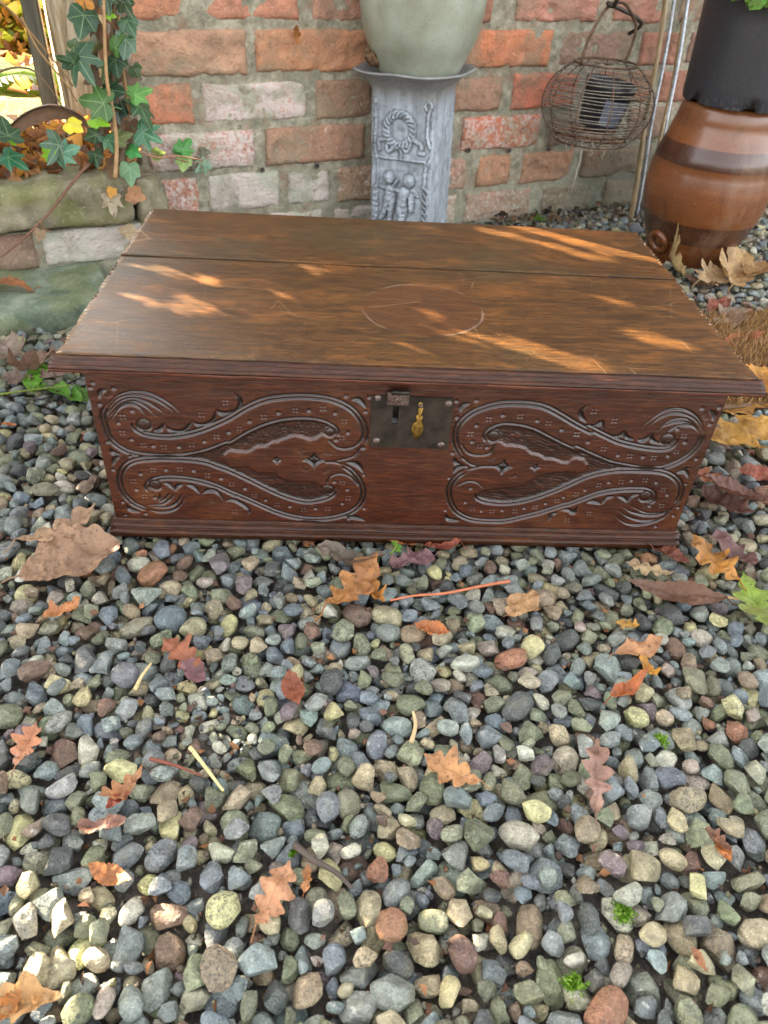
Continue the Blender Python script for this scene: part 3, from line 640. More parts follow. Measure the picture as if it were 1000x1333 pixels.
# scroll outlines, left
double(('A', [(150, 240), (122, 300), (135, 370), (170, 460), (260, 530), (380, 562), (540, 570), (680, 562), (800, 535), (920, 490)]), ('B', [(0, 440), (110, 375), (220, 325), (330, 295), (450, 283), (560, 290), (640, 315), (690, 355), (680, 392)]))
double(('A', [(322, 345), (335, 390), (400, 425), (520, 440), (640, 430), (760, 400), (880, 350)]), ('B', [(0, 265), (100, 205), (220, 155), (350, 135), (470, 130), (600, 140), (700, 165), (790, 215), (850, 285), (880, 370), (860, 450)]))
groove('B', [(860, 450), (800, 520), (700, 550), (620, 560)], 1.5, 1.3); groove('B', [(645, 420), (700, 465), (770, 470), (830, 440), (858, 385), (848, 320)], 1.8, 1.5)
double(('D', [(720, 125), (790, 170), (840, 230), (865, 300), (850, 370), (790, 430), (690, 465), (560, 480), (440, 470), (320, 440), (200, 390), (100, 345), (0, 305)]), ('C', [(880, 320), (760, 265), (640, 230), (520, 212), (400, 212), (330, 238), (306, 270), (335, 305)]))
groove('D', [(630, 112), (680, 112), (720, 125)], 1.5, 1.3); groove('D', [(630, 245), (650, 205), (710, 185), (780, 205), (830, 255)], 1.6, 1.4)
double(('D', [(690, 285), (650, 330), (580, 355), (490, 365), (380, 340), (260, 290), (140, 230), (0, 165)]), ('C', [(780, 140), (680, 105), (560, 90), (420, 85), (280, 90), (190, 115), (140, 170), (130, 240), (160, 320), (230, 385), (320, 420)]))
for wd, pts in (('A', [(150, 240), (210, 180), (300, 150), (400, 155), (490, 190), (570, 240), (615, 280)]), ('A', [(145, 275), (220, 195), (330, 172), (430, 190), (510, 230), (575, 275)]), ('A', [(150, 295), (220, 222), (300, 195), (390, 212), (460, 250), (520, 290)]), ('A', [(160, 312), (230, 240), (310, 215), (385, 240), (465, 305)]), ('A', [(172, 330), (230, 256), (300, 232), (360, 258), (392, 300)]),
                ('C', [(550, 340), (520, 390), (470, 425), (390, 435), (310, 416)]), ('C', [(540, 310), (500, 370), (440, 402), (320, 400)]), ('C', [(490, 315), (450, 355), (400, 385), (310, 388)]), ('C', [(455, 310), (420, 350), (380, 372)]), ('C', [(392, 310), (390, 340), (375, 365)]),
                ('F', [(440, 270), (520, 210), (590, 172), (680, 162), (760, 192), (815, 250), (828, 320)]), ('F', [(490, 265), (540, 225), (620, 192), (700, 197), (780, 237), (818, 300)]), ('F', [(540, 300), (600, 247), (680, 227), (740, 238), (800, 292)]), ('F', [(575, 275), (640, 252), (700, 250), (750, 262), (795, 300)]), ('F', [(585, 330), (620, 297), (690, 270), (760, 276), (800, 312)]),
                ('H', [(690, 345), (620, 384), (560, 394), (500, 387), (400, 340)]), ('H', [(695, 345), (620, 394), (520, 407), (420, 387), (345, 342)]), ('H', [(690, 350), (600, 422), (500, 442), (400, 420), (318, 368)]), ('H', [(680, 365), (600, 432), (480, 467), (380, 460), (300, 408)])):
    groove(wd, pts, 2.0, 2.2, .75)
# scroll outlines, right
double(('F', [(652, 350), (640, 390), (600, 418), (520, 422), (400, 405), (280, 375), (180, 330), (80, 280)]), ('E', [(1000, 310), (900, 260), (800, 200), (700, 150), (600, 130), (500, 125), (400, 130), (300, 155), (220, 190), (150, 250), (115, 320), (120, 400), (160, 480)]))
groove('E', [(160, 480), (220, 525), (300, 535), (380, 532), (430, 512)], 1.7, 1.4); groove('E', [(372, 395), (340, 450), (270, 465), (200, 450), (155, 395)], 1.8, 1.5)
double(('E', [(330, 375), (310, 340), (340, 300), (420, 270), (520, 275), (620, 300), (720, 350), (820, 400), (920, 440)]), ('F', [(0, 415), (100, 460), (220, 510), (340, 535), (450, 550), (560, 545), (660, 510), (740, 460), (800, 390), (828, 320)]))
double(('G', [(240, 110), (170, 160), (125, 230), (130, 310), (170, 380), (250, 425), (350, 440), (480, 440), (600, 415), (720, 385), (860, 340)]), ('H', [(0, 332), (100, 295), (200, 260), (320, 240), (430, 235), (510, 240), (555, 270), (550, 310), (505, 332)]))
groove('G', [(410, 88), (330, 90), (240, 110)], 1.5, 1.3); groove('G', [(348, 226), (300, 190), (240, 185), (175, 213)], 1.6, 1.4, .4)
double(('G', [(312, 255), (310, 290), (370, 315), (470, 325), (580, 315), (700, 285), (820, 240), (920, 195)]), ('H', [(0, 205), (100, 160), (200, 130), (320, 112), (440, 110), (560, 115), (640, 130), (700, 165), (735, 220), (725, 290), (690, 345)]))
for wd, pts in (('A', [(440, 410), (490, 395), (520, 355)]), ('A', [(525, 365), (560, 400), (620, 412), (660, 395), (700, 340)]), ('A', [(705, 340), (740, 365), (790, 365), (840, 330), (855, 268)]), ('A', [(858, 262), (890, 290), (940, 290), (985, 262)]), ('B', [(32, 115), (60, 150), (62, 190), (30, 228)]),
                ('C', [(410, 240), (450, 255), (485, 292)]), ('C', [(490, 300), (505, 265), (545, 254)]), ('C', [(560, 255), (610, 270), (655, 318)]), ('C', [(665, 318), (700, 295), (760, 302), (812, 362)]), ('C', [(815, 365), (860, 355), (920, 380), (970, 420), (965, 455)]),
                ('F', [(72, 138), (32, 178), (40, 220), (70, 248)]), ('F', [(90, 262), (130, 272), (168, 250), (182, 318)]), ('F', [(215, 340), (270, 347), (320, 300)]), ('F', [(312, 300), (332, 350), (378, 362)]), ('F', [(398, 360), (440, 367), (500, 320)]), ('F', [(500, 320), (497, 365), (545, 390)]),
                ('H', [(0, 372), (30, 386), (60, 348)]), ('H', [(118, 320), (170, 317), (215, 332)]), ('H', [(220, 332), (250, 292), (300, 280)]), ('H', [(318, 280), (360, 292), (385, 322)]), ('H', [(390, 322), (410, 282), (462, 268)]), ('G', [(770, 446), (790, 402), (832, 385)]), ('G', [(848, 370), (900, 370), (938, 388), (952, 348)]),
                ('A', [(95, 195), (102, 152), (142, 138)]), ('A', [(165, 512), (190, 550), (240, 562)]), ('C', [(85, 132), (95, 90), (132, 70)]), ('C', [(170, 382), (200, 420), (272, 436)]), ('B', [(790, 150), (842, 155), (886, 208)]), ('B', [(750, 560), (820, 570), (866, 602)]), ('D', [(760, 110), (830, 132), (867, 178)]), ('E', [(145, 188), (160, 142), (212, 124)]), ('E', [(105, 478), (122, 515), (172, 532)]), ('G', [(148, 132), (180, 96), (232, 85)]), ('G', [(95, 393), (120, 430), (192, 441)]), ('F', [(868, 168), (898, 195), (890, 242)]), ('F', [(685, 566), (742, 548)]), ('H', [(700, 130), (760, 120), (784, 162)]), ('D', [(740, 466), (810, 470), (880, 488)])):
    groove(wd, pts, 3.4, 2.8, .85)
dots('A', [(310, 275), (222, 353), (306, 460), (449, 503), (615, 509), (780, 474), (940, 415), (190, 130), (100, 232), (38, 125), (55, 92), (150, 478), (297, 572)])
dots('B', [(124, 293), (314, 238), (512, 222), (683, 240), (766, 367), (690, 415), (753, 128), (905, 135), (880, 230), (868, 468)])
dots('C', [(265, 185), (430, 157), (610, 163), (790, 215), (945, 280), (238, 288), (360, 340), (198, 72), (87, 158), (150, 368), (170, 455), (300, 445)])
dots('D', [(95, 282), (230, 355), (388, 398), (554, 410), (728, 378), (762, 287), (677, 237), (868, 192), (872, 410), (770, 478)], 2.4)
dots('E', [(253, 108), (125, 110), (127, 217), (425, 203), (253, 270), (650, 238), (808, 297), (980, 378), (225, 375), (322, 412), (97, 450), (187, 538)])
dots('F', [(80, 378), (275, 463), (437, 474), (600, 468), (710, 380), (663, 293), (935, 153), (822, 158), (873, 262), (785, 488)])
dots('G', [(125, 163), (265, 230), (230, 320), (333, 377), (470, 372), (614, 358), (753, 327), (870, 286), (100, 372), (78, 460)], 2.4)
dots('H', [(110, 240), (265, 190), (412, 177), (573, 190), (645, 273), (763, 203), (715, 355), (685, 407), (570, 478), (530, 345)], 2.4)
quad('A', [(249, 312), (245, 415), (383, 494), (517, 508), (697, 492), (860, 440), (918, 218), (762, 297)]); quad('B', [(58, 336), (217, 263), (421, 220), (603, 208), (742, 290), (727, 397)])
quad('C', [(347, 157), (520, 153), (700, 192), (858, 248), (218, 230), (291, 328), (728, 358), (878, 427)]); quad('D', [(155, 325), (305, 382), (478, 418), (633, 410), (767, 340), (730, 240)])
quad('E', [(333, 228), (537, 207), (722, 252), (905, 325), (213, 322), (275, 403)]); quad('F', [(120, 175), (252, 238), (352, 467), (507, 478), (658, 437), (705, 335), (180, 420), (10, 325)])
quad('G', [(277, 360), (403, 375), (555, 375), (685, 347), (828, 308), (953, 265), (893, 433)]); quad('H', [(200, 205), (345, 183), (500, 173), (620, 235), (608, 340), (135, 390)])
for a in (('A', (155, 175), 30), ('C', (160, 105), 30), ('B', (465, 485), 35), ('B', (630, 500), -30), ('B', (820, 510), 35), ('D', (480, 155), -30), ('D', (625, 165), 35), ('A', (515, 575), 0), ('E', (205, 160), 35), ('E', (350, 485), 45), ('G', (540, 150), 30), ('G', (195, 120), 35), ('F', (840, 215), -55)): ticks(*a)
star('D', (303, 98), 42, 40); star('D', (545, 100), 100, 68, 3.2); star('E', (635, 545), 46, 36); star('G', (475, 92), 82, 74, 3.2)
eye('A', (388, 367), 46); eye('C', (362, 262), 42); eye('F', (597, 365), 48); eye('H', (505, 285), 46); eye('D', (635, 290), 44); eye('E', (365, 345), 44); eye('B', (648, 368), 34)
# recess under the lock plate's key slot, tool marks, slow waviness
X_, Z_ = np.meshgrid(PX, PZ); q_ = np.stack([X_, 0 * X_, Z_], -1)
kx0, kx1, kz0, kz1 = [f for f in (pp('M', [(318, 368)], 4.545)[0][0], pp('M', [(362, 262)], 4.545)[0][0], pp('M', [(318, 368)], 4.545)[0][1], pp('M', [(362, 262)], 4.545)[0][1])]
HT += .25 * fbm(q_ * np.array([14, 1, 50]), 31) + .10 * fbm(q_ * np.array([60, 1, 400]), 32)
HT = np.where((X_ > kx0 - .001) & (X_ < kx1 + .001) & (Z_ > kz0 - .001) & (Z_ < kz1 + .001), -11, HT); CUT = np.where(HT < -8, 1, CUT)
V = np.stack([X_, -HT / 1000, Z_], -1).reshape(-1, 3); F = grid_faces(nx, nz)
idx = np.arange(nx * nz).reshape(nz, nx); ring = np.concatenate([idx[0], idx[1:, -1], idx[-1, :-1][::-1], idx[1:-1, 0][::-1]])
bk = V[ring].copy(); bk[:, 1] = .018; n0 = len(V); i = np.arange(len(ring)); j = (i + 1) % len(ring)
F = np.vstack([F, np.stack([ring[j], ring[i], n0 + i, n0 + j], 1)])
obj('front_panel', mesh_np('front_panel', np.vstack([V, bk]), F, M_OAKFRONT, True, attr={'cut': np.concatenate([CUT.ravel(), np.zeros(len(ring))])}), chest)
BACK = .4474
for sg in (-1, 1):
    x0, x1 = (-PW, -PW + .018) if sg < 0 else (PW - .018, PW)
    MB().box(x0, x1, .0185, BACK - .0325, .024, PZ1, .001).build('side_panel', M_OAKFRONT, chest)
MB().box(-PW, PW, BACK - .032, BACK - .014, .024, PZ1, .001).build('back_panel', M_OAKFRONT, chest)
MB().box(-PW + .0185, PW - .0185, .0185, BACK - .0325, .026, .038, .001).build('bottom_board', M_OAKFRONT, chest)
def wob(amp, f, seed): return lambda V: np.stack([0 * V[:, 0], amp * fbm(V * f, seed), amp * fbm(V * f + 50, seed)], -1)
prof = [(.002, .0385), (-.0030, .0382), (-.0046, .0368), (-.0032, .0350), (-.0050, .0346), (-.0082, .0338), (-.0100, .0322), (-.0104, .0306), (-.0086, .0294), (-.0108, .0288), (-.0134, .0284), (-.0152, .0274), (-.0160, .0260), (-.0160, .0250), (-.0154, .0236), (-.0152, .0190), (.002, .0190)]
MB().extrude_x(prof[::-1], -.3560, .3552, 120).build('plinth_moulding', M_OAKMOULD, chest, True, warp=wob(.0005, 30, 41))
for sg in (-1, 1): MB().box(sg * .3535 - .0022, sg * .3535 + .0022, .0025, BACK - .014, .0195, .0375, .001).build('plinth_moulding', M_OAKMOULD, chest)
# lid: two boards with chip-carved ends, a moulded front edge, two battens
LT = .0142
def plank(name, y0, y1, seed):
    LX, per = .3705, .0092; ys = np.arange(y0, y1 + 1e-6, per / 4); ys[-1] = y1
    def endx(y, k, sg): 
        n_ = vnoise(np.array([[y * 70, sg, seed]]), 7)[0]; ph = (k % 4); d = (0, .0026, .0034, .0022)[ph] * max(.1, .75 + 1.1 * n_) if 2 < k < len(ys) - 3 else 0
        return sg * (LX - d)
    xin = np.linspace(-LX + .006, LX - .006, 60); V = []; nr = len(xin) + 4
    for k, y in enumerate(ys):
        row = [(-LX, y, H - LT + .0035), (endx(y, k, -1), y, H - .0006)] + [(x, y, H) for x in xin] + [(endx(y, k, 1), y, H - .0006), (LX, y, H - LT + .004)]
        V += row
    V = np.array(V); e = (np.abs(V[:, 2] - H) < 1e-5)
    edge = np.minimum(np.abs(V[:, 1] - y0), np.abs(V[:, 1] - y1))
    V[:, 2] += e * (.0007 * fbm(V * np.array([3, 9, 1]), seed) - .0010 * np.exp(-edge / .0015))
    F = [[int(i) for i in f] for f in grid_faces(nr, len(ys))]; n = len(V); L = len(ys)
    ch = set((c_) for c_ in range(0, 2)) | {nr - 3, nr - 2}
    bot = [[0, nr - 1][s] for s in (0, 1)]
    F.append([k * nr for k in range(L)][::-1] + [k * nr + nr - 1 for k in range(L)])
    F.append(list(range(nr))[::-1]); F.append([(L - 1) * nr + i for i in range(nr)])
    me = mesh_np(name, V, F, M_OAKTOP, False); me.materials.append(M_CHIP); rng = np.random.default_rng(seed)
    nq = (nr - 1) * (L - 1); mi = np.zeros(len(me.polygons), np.int32)
    for pi in range(nq):
        c_ = pi % (nr - 1); r_ = pi // (nr - 1)
        if (c_ == 1 or c_ == nr - 3) and (r_ % 4 in (1, 2)) and rng.random() < (.38 if c_ == 1 else .2): mi[pi] = 1
        if (c_ == 0 or c_ == nr - 2) and rng.random() < .5: mi[pi] = 1
    me.polygons.foreach_set('material_index', mi); return obj(name, me, chest)
YS = .2604
plank('lid_plank', -.0120, YS - .0011, 51); plank('lid_plank', YS + .0011, BACK, 52).location.z = .0009
prof = [(-.0118, H - .0004), (-.0124, H - .0034), (-.0134, H - .0036), (-.0142, H - .0014), (-.0156, H - .0010), (-.0170, H - .0018), (-.0176, H - .0046), (-.0186, H - .0048), (-.0194, H - .0032), (-.0210, H - .0030), (-.0226, H - .0042), (-.0232, H - .0072), (-.0242, H - .0074), (-.0250, H - .0062), (-.0268, H - .0064), (-.0282, H - .0078), (-.0286, H - .0098)]
me_top = MB().extrude_x([(-.0118, H - .0098)] + prof[::-1], -.3745, .3740, 140).build('lid_moulding', M_OAKMOULD, chest, True, warp=wob(.0004, 26, 43))
MB().extrude_x([(-.0118, H - .0099), (-.0118, H - LT), (-.0264, H - LT), (-.0279, H - .0130), (-.0284, H - .0110), (-.0281, H - .0099)], -.3745, .3740, 140).build('lid_edge', M_OAKEDGE, chest, False, warp=wob(.0007, 30, 44))
for sg in (-1, 1): MB().box(min(sg * .3535, sg * .384 * (.3705 / .384)), max(sg * .3535, sg * .3705), .004 if sg > 0 else .018, BACK - .02, H - LT - .0190, H - LT + .0036, .002).build('lid_batten', M_OAKMOULD, chest)
for sg in (-1, 1): MB().box(sg * .3535 - .0022, sg * .3535 + .0022, BACK - .0135, BACK, .2, .2345, .0005).build('hinge', M_IRON, chest)
# iron lock plate with key slot, brass escutcheon cover, hasp
def quadpanel(c, holes=None): return c
pc = [np.array(pp('M', [c], 4.545)[0]) for c in ((185, 500), (645, 515), (690, 225), (200, 190))]
mb = MB(); x0, x1, z0, z1 = pc[0][0] + .0003, pc[1][0] + .0006, (pc[0][1] + pc[1][1]) / 2, (pc[2][1] + pc[3][1]) / 2
xs, zs = [x0, kx0, kx1, x1], [z0, kz0, kz1, z1]
V = [(x, y, z) for y in (-.0022, .0006) for z in zs for x in xs]; F = []
for r in range(3):
    for c in range(3):
        if (r, c) == (1, 1): continue
        a = r * 4 + c; F.append([a, a + 1, a + 5, a + 4])
for a, b in ((5, 6), (6, 10), (10, 9), (9, 5)): F.append([b, a, a + 16, b + 16])
for a, b in ((0, 3), (3, 15), (15, 12), (12, 0)): F.append([a, a + 16, b + 16, b] if 0 else [b, a, a + 16, b + 16][::-1])
lp = mb.add(V, F).build('lock_plate', M_IRON, chest)
for c in ((237, 213), (655, 245), (228, 465), (610, 490)):
    (x, z), = pp('M', [c], 4.545); mb = MB(); mb.lathe([(.0042, 0), (.0040, .0009), (.0026, .0019), (.0008, .0023), (.0, .0023)], 14)
    o = mb.build('nail', M_IRON2, lp, True); o.rotation_euler = (math.radians(90), 0, 0); o.location = (x, -.0020, z)
br = [(488, 234), (474, 245), (478, 262), (472, 285), (476, 300), (460, 320), (462, 345), (446, 360), (434, 390), (436, 425), (450, 450), (462, 455), (482, 440), (500, 410), (504, 375), (494, 345), (502, 325), (494, 310), (498, 290), (504, 272), (494, 262), (502, 248)]
P = np.array(smooth_curve(pp('M', br, 4.545), 3, True)); cen = P.mean(0); n = len(P)
V = [(x, -.0028, z) for x, z in P] + [(cen[0] + (x - cen[0]) * .8, -.0052, cen[1] + (z - cen[1]) * .88) for x, z in P] + [(cen[0] + (x - cen[0]) * .4, -.0062, cen[1] + (z - cen[1]) * .5) for x, z in P] + [(cen[0], -.0064, cen[1])]
F = [[i, (i + 1) % n, n + (i + 1) % n, n + i] for i in range(n)] + [[n + i, n + (i + 1) % n, 2 * n + (i + 1) % n, 2 * n + i] for i in range(n)] + [[2 * n + i, 2 * n + (i + 1) % n, 3 * n] for i in range(n)]
es = MB().add(V, F).build('escutcheon_cover', M_BRASS, chest, True)
(x, z), = pp('M', [(489, 249)], 4.545); mb = MB(); mb.lathe([(.0026, 0), (.0024, .0012), (.001, .0018), (0, .0018)], 12); o = mb.build('rivet', M_IRON2, es, True); o.rotation_euler = (math.radians(90), 0, 0); o.location = (x, -.0062, z)
hp = [pp('M', [c], 4.545)[0] for c in ((287, 240), (418, 240), (424, 178), (287, 178))]
mb = MB().box(hp[0][0], hp[1][0], -.0085, -.0032, hp[0][1], hp[2][1] + .002, .0012); hs_ = mb.build('hasp', M_IRON2, chest, False)
(bx0, bz), (bx1, _) = pp('M', [(318, 158), (425, 158)], 4.545)
MB().tube([(bx0, -.0075, bz - .001), (bx1, -.0075, bz - .001)], .0032, 10).build('hinge_barrel', M_IRON, hs_, True)
(x, z), = pp('M', [(346, 212)], 4.545); mb = MB(); mb.lathe([(.0030, 0), (.0027, .001), (.0014, .0012), (.0010, .0002), (0, .0002)], 12); o = mb.build('stud', M_IRON2, hs_, True); o.rotation_euler = (math.radians(90), 0, 0); o.location = (x, -.0084, z)

# ------------------------------------------------------------------ lead pedestal with relief, stoneware jar on it
def capsule(X_, Z_, a, b, r0, r1, hgt):               # relief of a limb from a to b
    a, b = np.array(a), np.array(b); e = b - a; t = np.clip(((X_ - a[0]) * e[0] + (Z_ - a[1]) * e[1]) / (e @ e + 1e-9), 0, 1)
    d = np.hypot(X_ - a[0] - t * e[0], Z_ - a[1] - t * e[1]); r = r0 + (r1 - r0) * t
    return hgt * np.sqrt(np.clip(1 - (d / r) ** 2, 0, 1))
def curve_relief(X_, Z_, pts, r, hgt, braid=0):
    P = smooth_curve(pts, 6); out = np.zeros_like(X_); s = 0
    for k in range(len(P) - 1):
        t = k / (len(P) - 1); rr = r * (1 + .0 * t)
        hh = capsule(X_, Z_, P[k], P[k + 1], rr, rr, hgt * (1 + (.45 * math.sin(s * braid) if braid else 0))); s += np.linalg.norm(P[k + 1] - P[k]); out = np.maximum(out, hh)
    return out
PR = math.radians(-24); PL = .137; PZT = .335; PCX, PCY = .057, 1.050
ped = tag(empty('pedestal', (PCX + .010, PCY, 0), PR), 'grey lead pedestal with wreath and figures in relief below the jar', 'pedestal'); ped.rotation_euler[1] = math.radians(-2.2)
nx, nz = 126, 300; X_, Z_ = np.meshgrid(np.linspace(-PL / 2, PL / 2, nx), np.linspace(.0, PZT, nz))
def pz(px, py):                                       # from the close-up: 800 px across 120 px of picture
    return (px - 335) / 560 * PL * .92, .338 - (py - 270) / 1050 * .262
R_ = np.zeros_like(X_)
cx, cz = pz(312, 530); ang = np.arctan2(Z_ - cz, X_ - cx); d = np.hypot(X_ - cx, Z_ - cz)
R_ = np.maximum(R_, .0075 * np.sqrt(np.clip(1 - ((d - .030) / .0085) ** 2, 0, 1)) * (.72 + .28 * np.sin(ang * 20 + (d - .030) * 420)))
for pts, r, hh in (([(300, 650), (340, 700), (330, 745)], .0035, .004), ([(340, 650), (390, 690), (430, 640)], .0035, .005), ([(290, 650), (210, 700), (190, 660)], .004, .005), ([(455, 590), (540, 635), (520, 690), (560, 690)], .0045, .005), ([(170, 610), (110, 625), (120, 690)], .0045, .005)):
    R_ = np.maximum(R_, curve_relief(X_, Z_, [pz(*p) for p in pts], r, hh))
zl = pz(0, 755)[1]; x0, x1 = pz(100, 0)[0], pz(585, 0)[0]
frame_ = np.exp(-((Z_ - zl) / .0022) ** 2) * ((X_ > x0) & (X_ < x1)) + (Z_ < zl) * (np.exp(-((X_ - x0) / .0018) ** 2) + np.exp(-((X_ - x1) / .0018) ** 2))
R_ = np.maximum(R_, .0035 * np.clip(frame_, 0, 1))
def fig(hx, hy, limbs, head):
    global R_
    R_ = np.maximum(R_, capsule(X_, Z_, pz(hx, hy), pz(hx + 4, hy + 8), head, head, .011))
    for a, b, r0, r1, hh in limbs: R_ = np.maximum(R_, capsule(X_, Z_, pz(*a), pz(*b), r0, r1, hh))
fig(225, 905, [((240, 1000), (235, 1085), .012, .013, .010), ((265, 985), (305, 930), .005, .004, .007), ((220, 1105), (185, 1200), .010, .007, .009), ((185, 1200), (140, 1265), .007, .005, .007), ((250, 1105), (245, 1200), .010, .007, .009), ((245, 1200), (235, 1300), .007, .005, .008), ((200, 1000), (130, 990), .006, .003, .004), ((225, 1040), (200, 1110), .005, .004, .009)], .0125)
fig(425, 915, [((385, 1020), (370, 1120), .013, .014, .010), ((350, 1010), (290, 1000), .005, .004, .006), ((460, 1040), (465, 1155), .007, .005, .010), ((355, 1150), (365, 1290), .011, .006, .010), ((395, 1150), (375, 1230), .010, .007, .008), ((470, 1000), (525, 1040), .007, .003, .004)], .0125)
R_ = np.maximum(R_, curve_relief(X_, Z_, [pz(*p) for p in ((575, 360), (560, 325), (590, 300), (620, 330), (600, 375), (590, 420), (592, 560), (625, 640), (660, 620), (650, 595))], .0032, .0045))
R_ = np.maximum(R_, curve_relief(X_, Z_, [pz(*p) for p in ((640, 720), (590, 820), (580, 950))], .0035, .004))
for k in range(7):
    R_ = np.maximum(R_, curve_relief(X_, Z_, [pz(575 + (k % 2) * 10, 960 + 52 * k), pz(620, 990 + 52 * k), pz(640, 1045 + 52 * k)], .0042, .005))
    R_ = np.maximum(R_, curve_relief(X_, Z_, [pz(95, 990 + 52 * k), pz(75, 1020 + 52 * k), pz(65, 1065 + 52 * k)], .0042, .005))
R_ = np.maximum(R_, curve_relief(X_, Z_, [pz(75, 400), pz(80, 520), pz(72, 640), pz(90, 760)], .004, .004)); R_ = np.maximum(R_, capsule(X_, Z_, pz(75, 315), pz(75, 335), .005, .005, .007)); R_ = np.maximum(R_, capsule(X_, Z_, pz(75, 385), pz(75, 388), .004, .004, .006))
R_ = R_ + np.where(R_ > .002, .0013 * fbm(np.stack([X_ * 230, 0 * X_, Z_ * 230], -1), 66), 0); R_ = R_ + .0010 * fbm(np.stack([X_ * 60, 0 * X_, Z_ * 60], -1), 61)
V = np.stack([X_, -PL / 2 - R_ * 1.35, Z_], -1).reshape(-1, 3); edge_ = np.minimum(PL / 2 - np.abs(V[:, 0]), .004)
V[:, 1] += .003 * (1 - edge_ / .004) ** 2
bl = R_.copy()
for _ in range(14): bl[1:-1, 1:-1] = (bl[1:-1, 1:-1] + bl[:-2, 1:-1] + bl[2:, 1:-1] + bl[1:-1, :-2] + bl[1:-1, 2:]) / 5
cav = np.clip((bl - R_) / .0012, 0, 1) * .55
hollow_tone = cav + np.clip(.35 - R_ / .004, 0, .35) * (vnoise(np.stack([X_ * 40, 0 * X_, Z_ * 25], -1), 63) > .2) * .5  # darker in the hollows, and in random patches on the flat ground
obj('front_relief', mesh_np('front_relief', V, grid_faces(nx, nz), M_LEAD, True, attr={'cut': np.clip(hollow_tone, 0, .85).ravel()}), ped)
for k, rot in enumerate((90, 180, 270)):              # plain sides with beaded corners
    A_, B_ = np.meshgrid(np.linspace(-PL / 2, PL / 2, 60), np.linspace(0, PZT, 160))
    rr = .003 * np.exp(-((np.abs(A_) - PL / 2 + .006) / .003) ** 2) * (.6 + .4 * np.sin(B_ * 900)) + .002 * np.exp(-((np.abs(A_) - .03) / .006) ** 2) * np.sin(B_ * 160) + .0008 * fbm(np.stack([A_ * 60, 0 * A_ + k, B_ * 60], -1), 62)
    V = np.stack([A_, -PL / 2 + .0004 - rr + .003 * (1 - np.minimum(PL / 2 - np.abs(A_), .004) / .004) ** 2, B_], -1).reshape(-1, 3); ca, sa = math.cos(math.radians(rot)), math.sin(math.radians(rot))
    V = np.stack([V[:, 0] * ca - V[:, 1] * sa, V[:, 0] * sa + V[:, 1] * ca, V[:, 2]], 1)
    obj('side_panel', mesh_np('side_panel', V, grid_faces(60, 160), M_LEAD, True), ped)
n = 96; A = np.linspace(0, 2 * np.pi, n, endpoint=False)
def sup(a, p): return (abs(math.cos(a)) ** p + abs(math.sin(a)) ** p) ** (-1 / p)
lev = [(.0670, .300, 14), (.0690, .318, 14), (.0695, .330, 12), (.0705, .3335, 11), (.0715, .345, 10), (.078, .352, 8), (.088, .361, 5), (.102, .369, 3.6), (.114, .3745, 3.0), (.119, .3765, 2.9), (.1195, .3795, 2.9), (.114, .3800, 2.9), (.100, .374, 3.2), (.090, .368, 3.4), (.0, .366, 3)]
V = []
for k, (r, z, p) in enumerate(lev):
    for a in A:
        wv = .0007 * math.sin(a * 3 + .8) + .0008 * math.sin(a * 7) if 7 <= k <= 11 else 0
        g_ = .0030 * max(0, math.sin(a * 36)) * math.exp(-((z - .3245) / .007) ** 2)
        R2 = r * sup(a, p) + g_ + wv; V.append((R2 * math.cos(a), R2 * math.sin(a), z + wv))
F = [[i * n + j, i * n + (j + 1) % n, (i + 1) * n + (j + 1) % n, (i + 1) * n + j] for i in range(len(lev) - 1) for j in range(n)]
obj('flared_rim', mesh_np('flared_rim', V, F, M_LEAD, True), ped)
jar = MB().lathe([(0, .3685), (.079, .3685), (.083, .371), (.0865, .379), (.0925, .391), (.0985, .404), (.1065, .419), (.1125, .434), (.1175, .450), (.1205, .464), (.1235, .480), (.1252, .500), (.1260, .53), (.1255, .57), (.122, .61), (.114, .65), (.100, .685), (.088, .705), (.085, .722), (.092, .732), (.093, .742), (.087, .748), (.079, .744), (.077, .715), (.0, .712)], 96, (.0585, 1.052)).build('stoneware_jar', M_STWARE, None, True)
tag(jar, 'grey green glazed stoneware jar standing on the lead pedestal', 'jar')
p = on_y(484, 78, .985); V, F = chunk(.05, .045, .036, 33, .008, (12, 12, 10), .022); V, F = weld(V, F)
o = obj('earth_lump', mesh_np('earth_lump', V, F, M_EARTH, True)); o.location = (p[0] - .022, 1.005, .375); tag(o, 'crumbly brown lump of dried earth wedged between jar and pedestal rim', 'earth')

# ------------------------------------------------------------------ wire basket hanging on the wall
def wpt(u, v, out): return on_wall(u, v, WA - out / abs(WN[1]))
OUT = .145
bc = wpt(779, 130, OUT); bask = tag(empty('wire_basket', (bc[0], bc[1], 0), RZ), 'rusty round wire basket hanging by its hoop handle on the brick wall', 'basket')
zt, zb_ = on_wall(800, 82, WA - .16)[2], on_wall(785, 181, WA - .16)[2]
def br_(z):
    t = (z - zb_) / (zt - zb_); return .127 * math.sin(math.pi * (.20 + .62 * t)) ** .75 * (1 if t < .75 else 1 - .9 * (t - .75) ** 1.5)
rz_ = np.random.default_rng(3); A = np.linspace(0, 2 * np.pi, 37)
mb = MB()
for k in range(25):
    z = zb_ + (zt - zb_) * (k + .3 * rz_.uniform(-1, 1)) / 24; r = br_(min(max(z, zb_), zt)); ph = rz_.uniform(0, 6); ex = rz_.uniform(-.02, .02)
    mb.tube([(r * (1 + ex * math.cos(2 * a)) * math.cos(a), r * math.sin(a), z + .003 * math.sin(a + ph)) for a in A], .0009, 5, False)
mb.build('wire_coil', M_RUST2, bask, True)
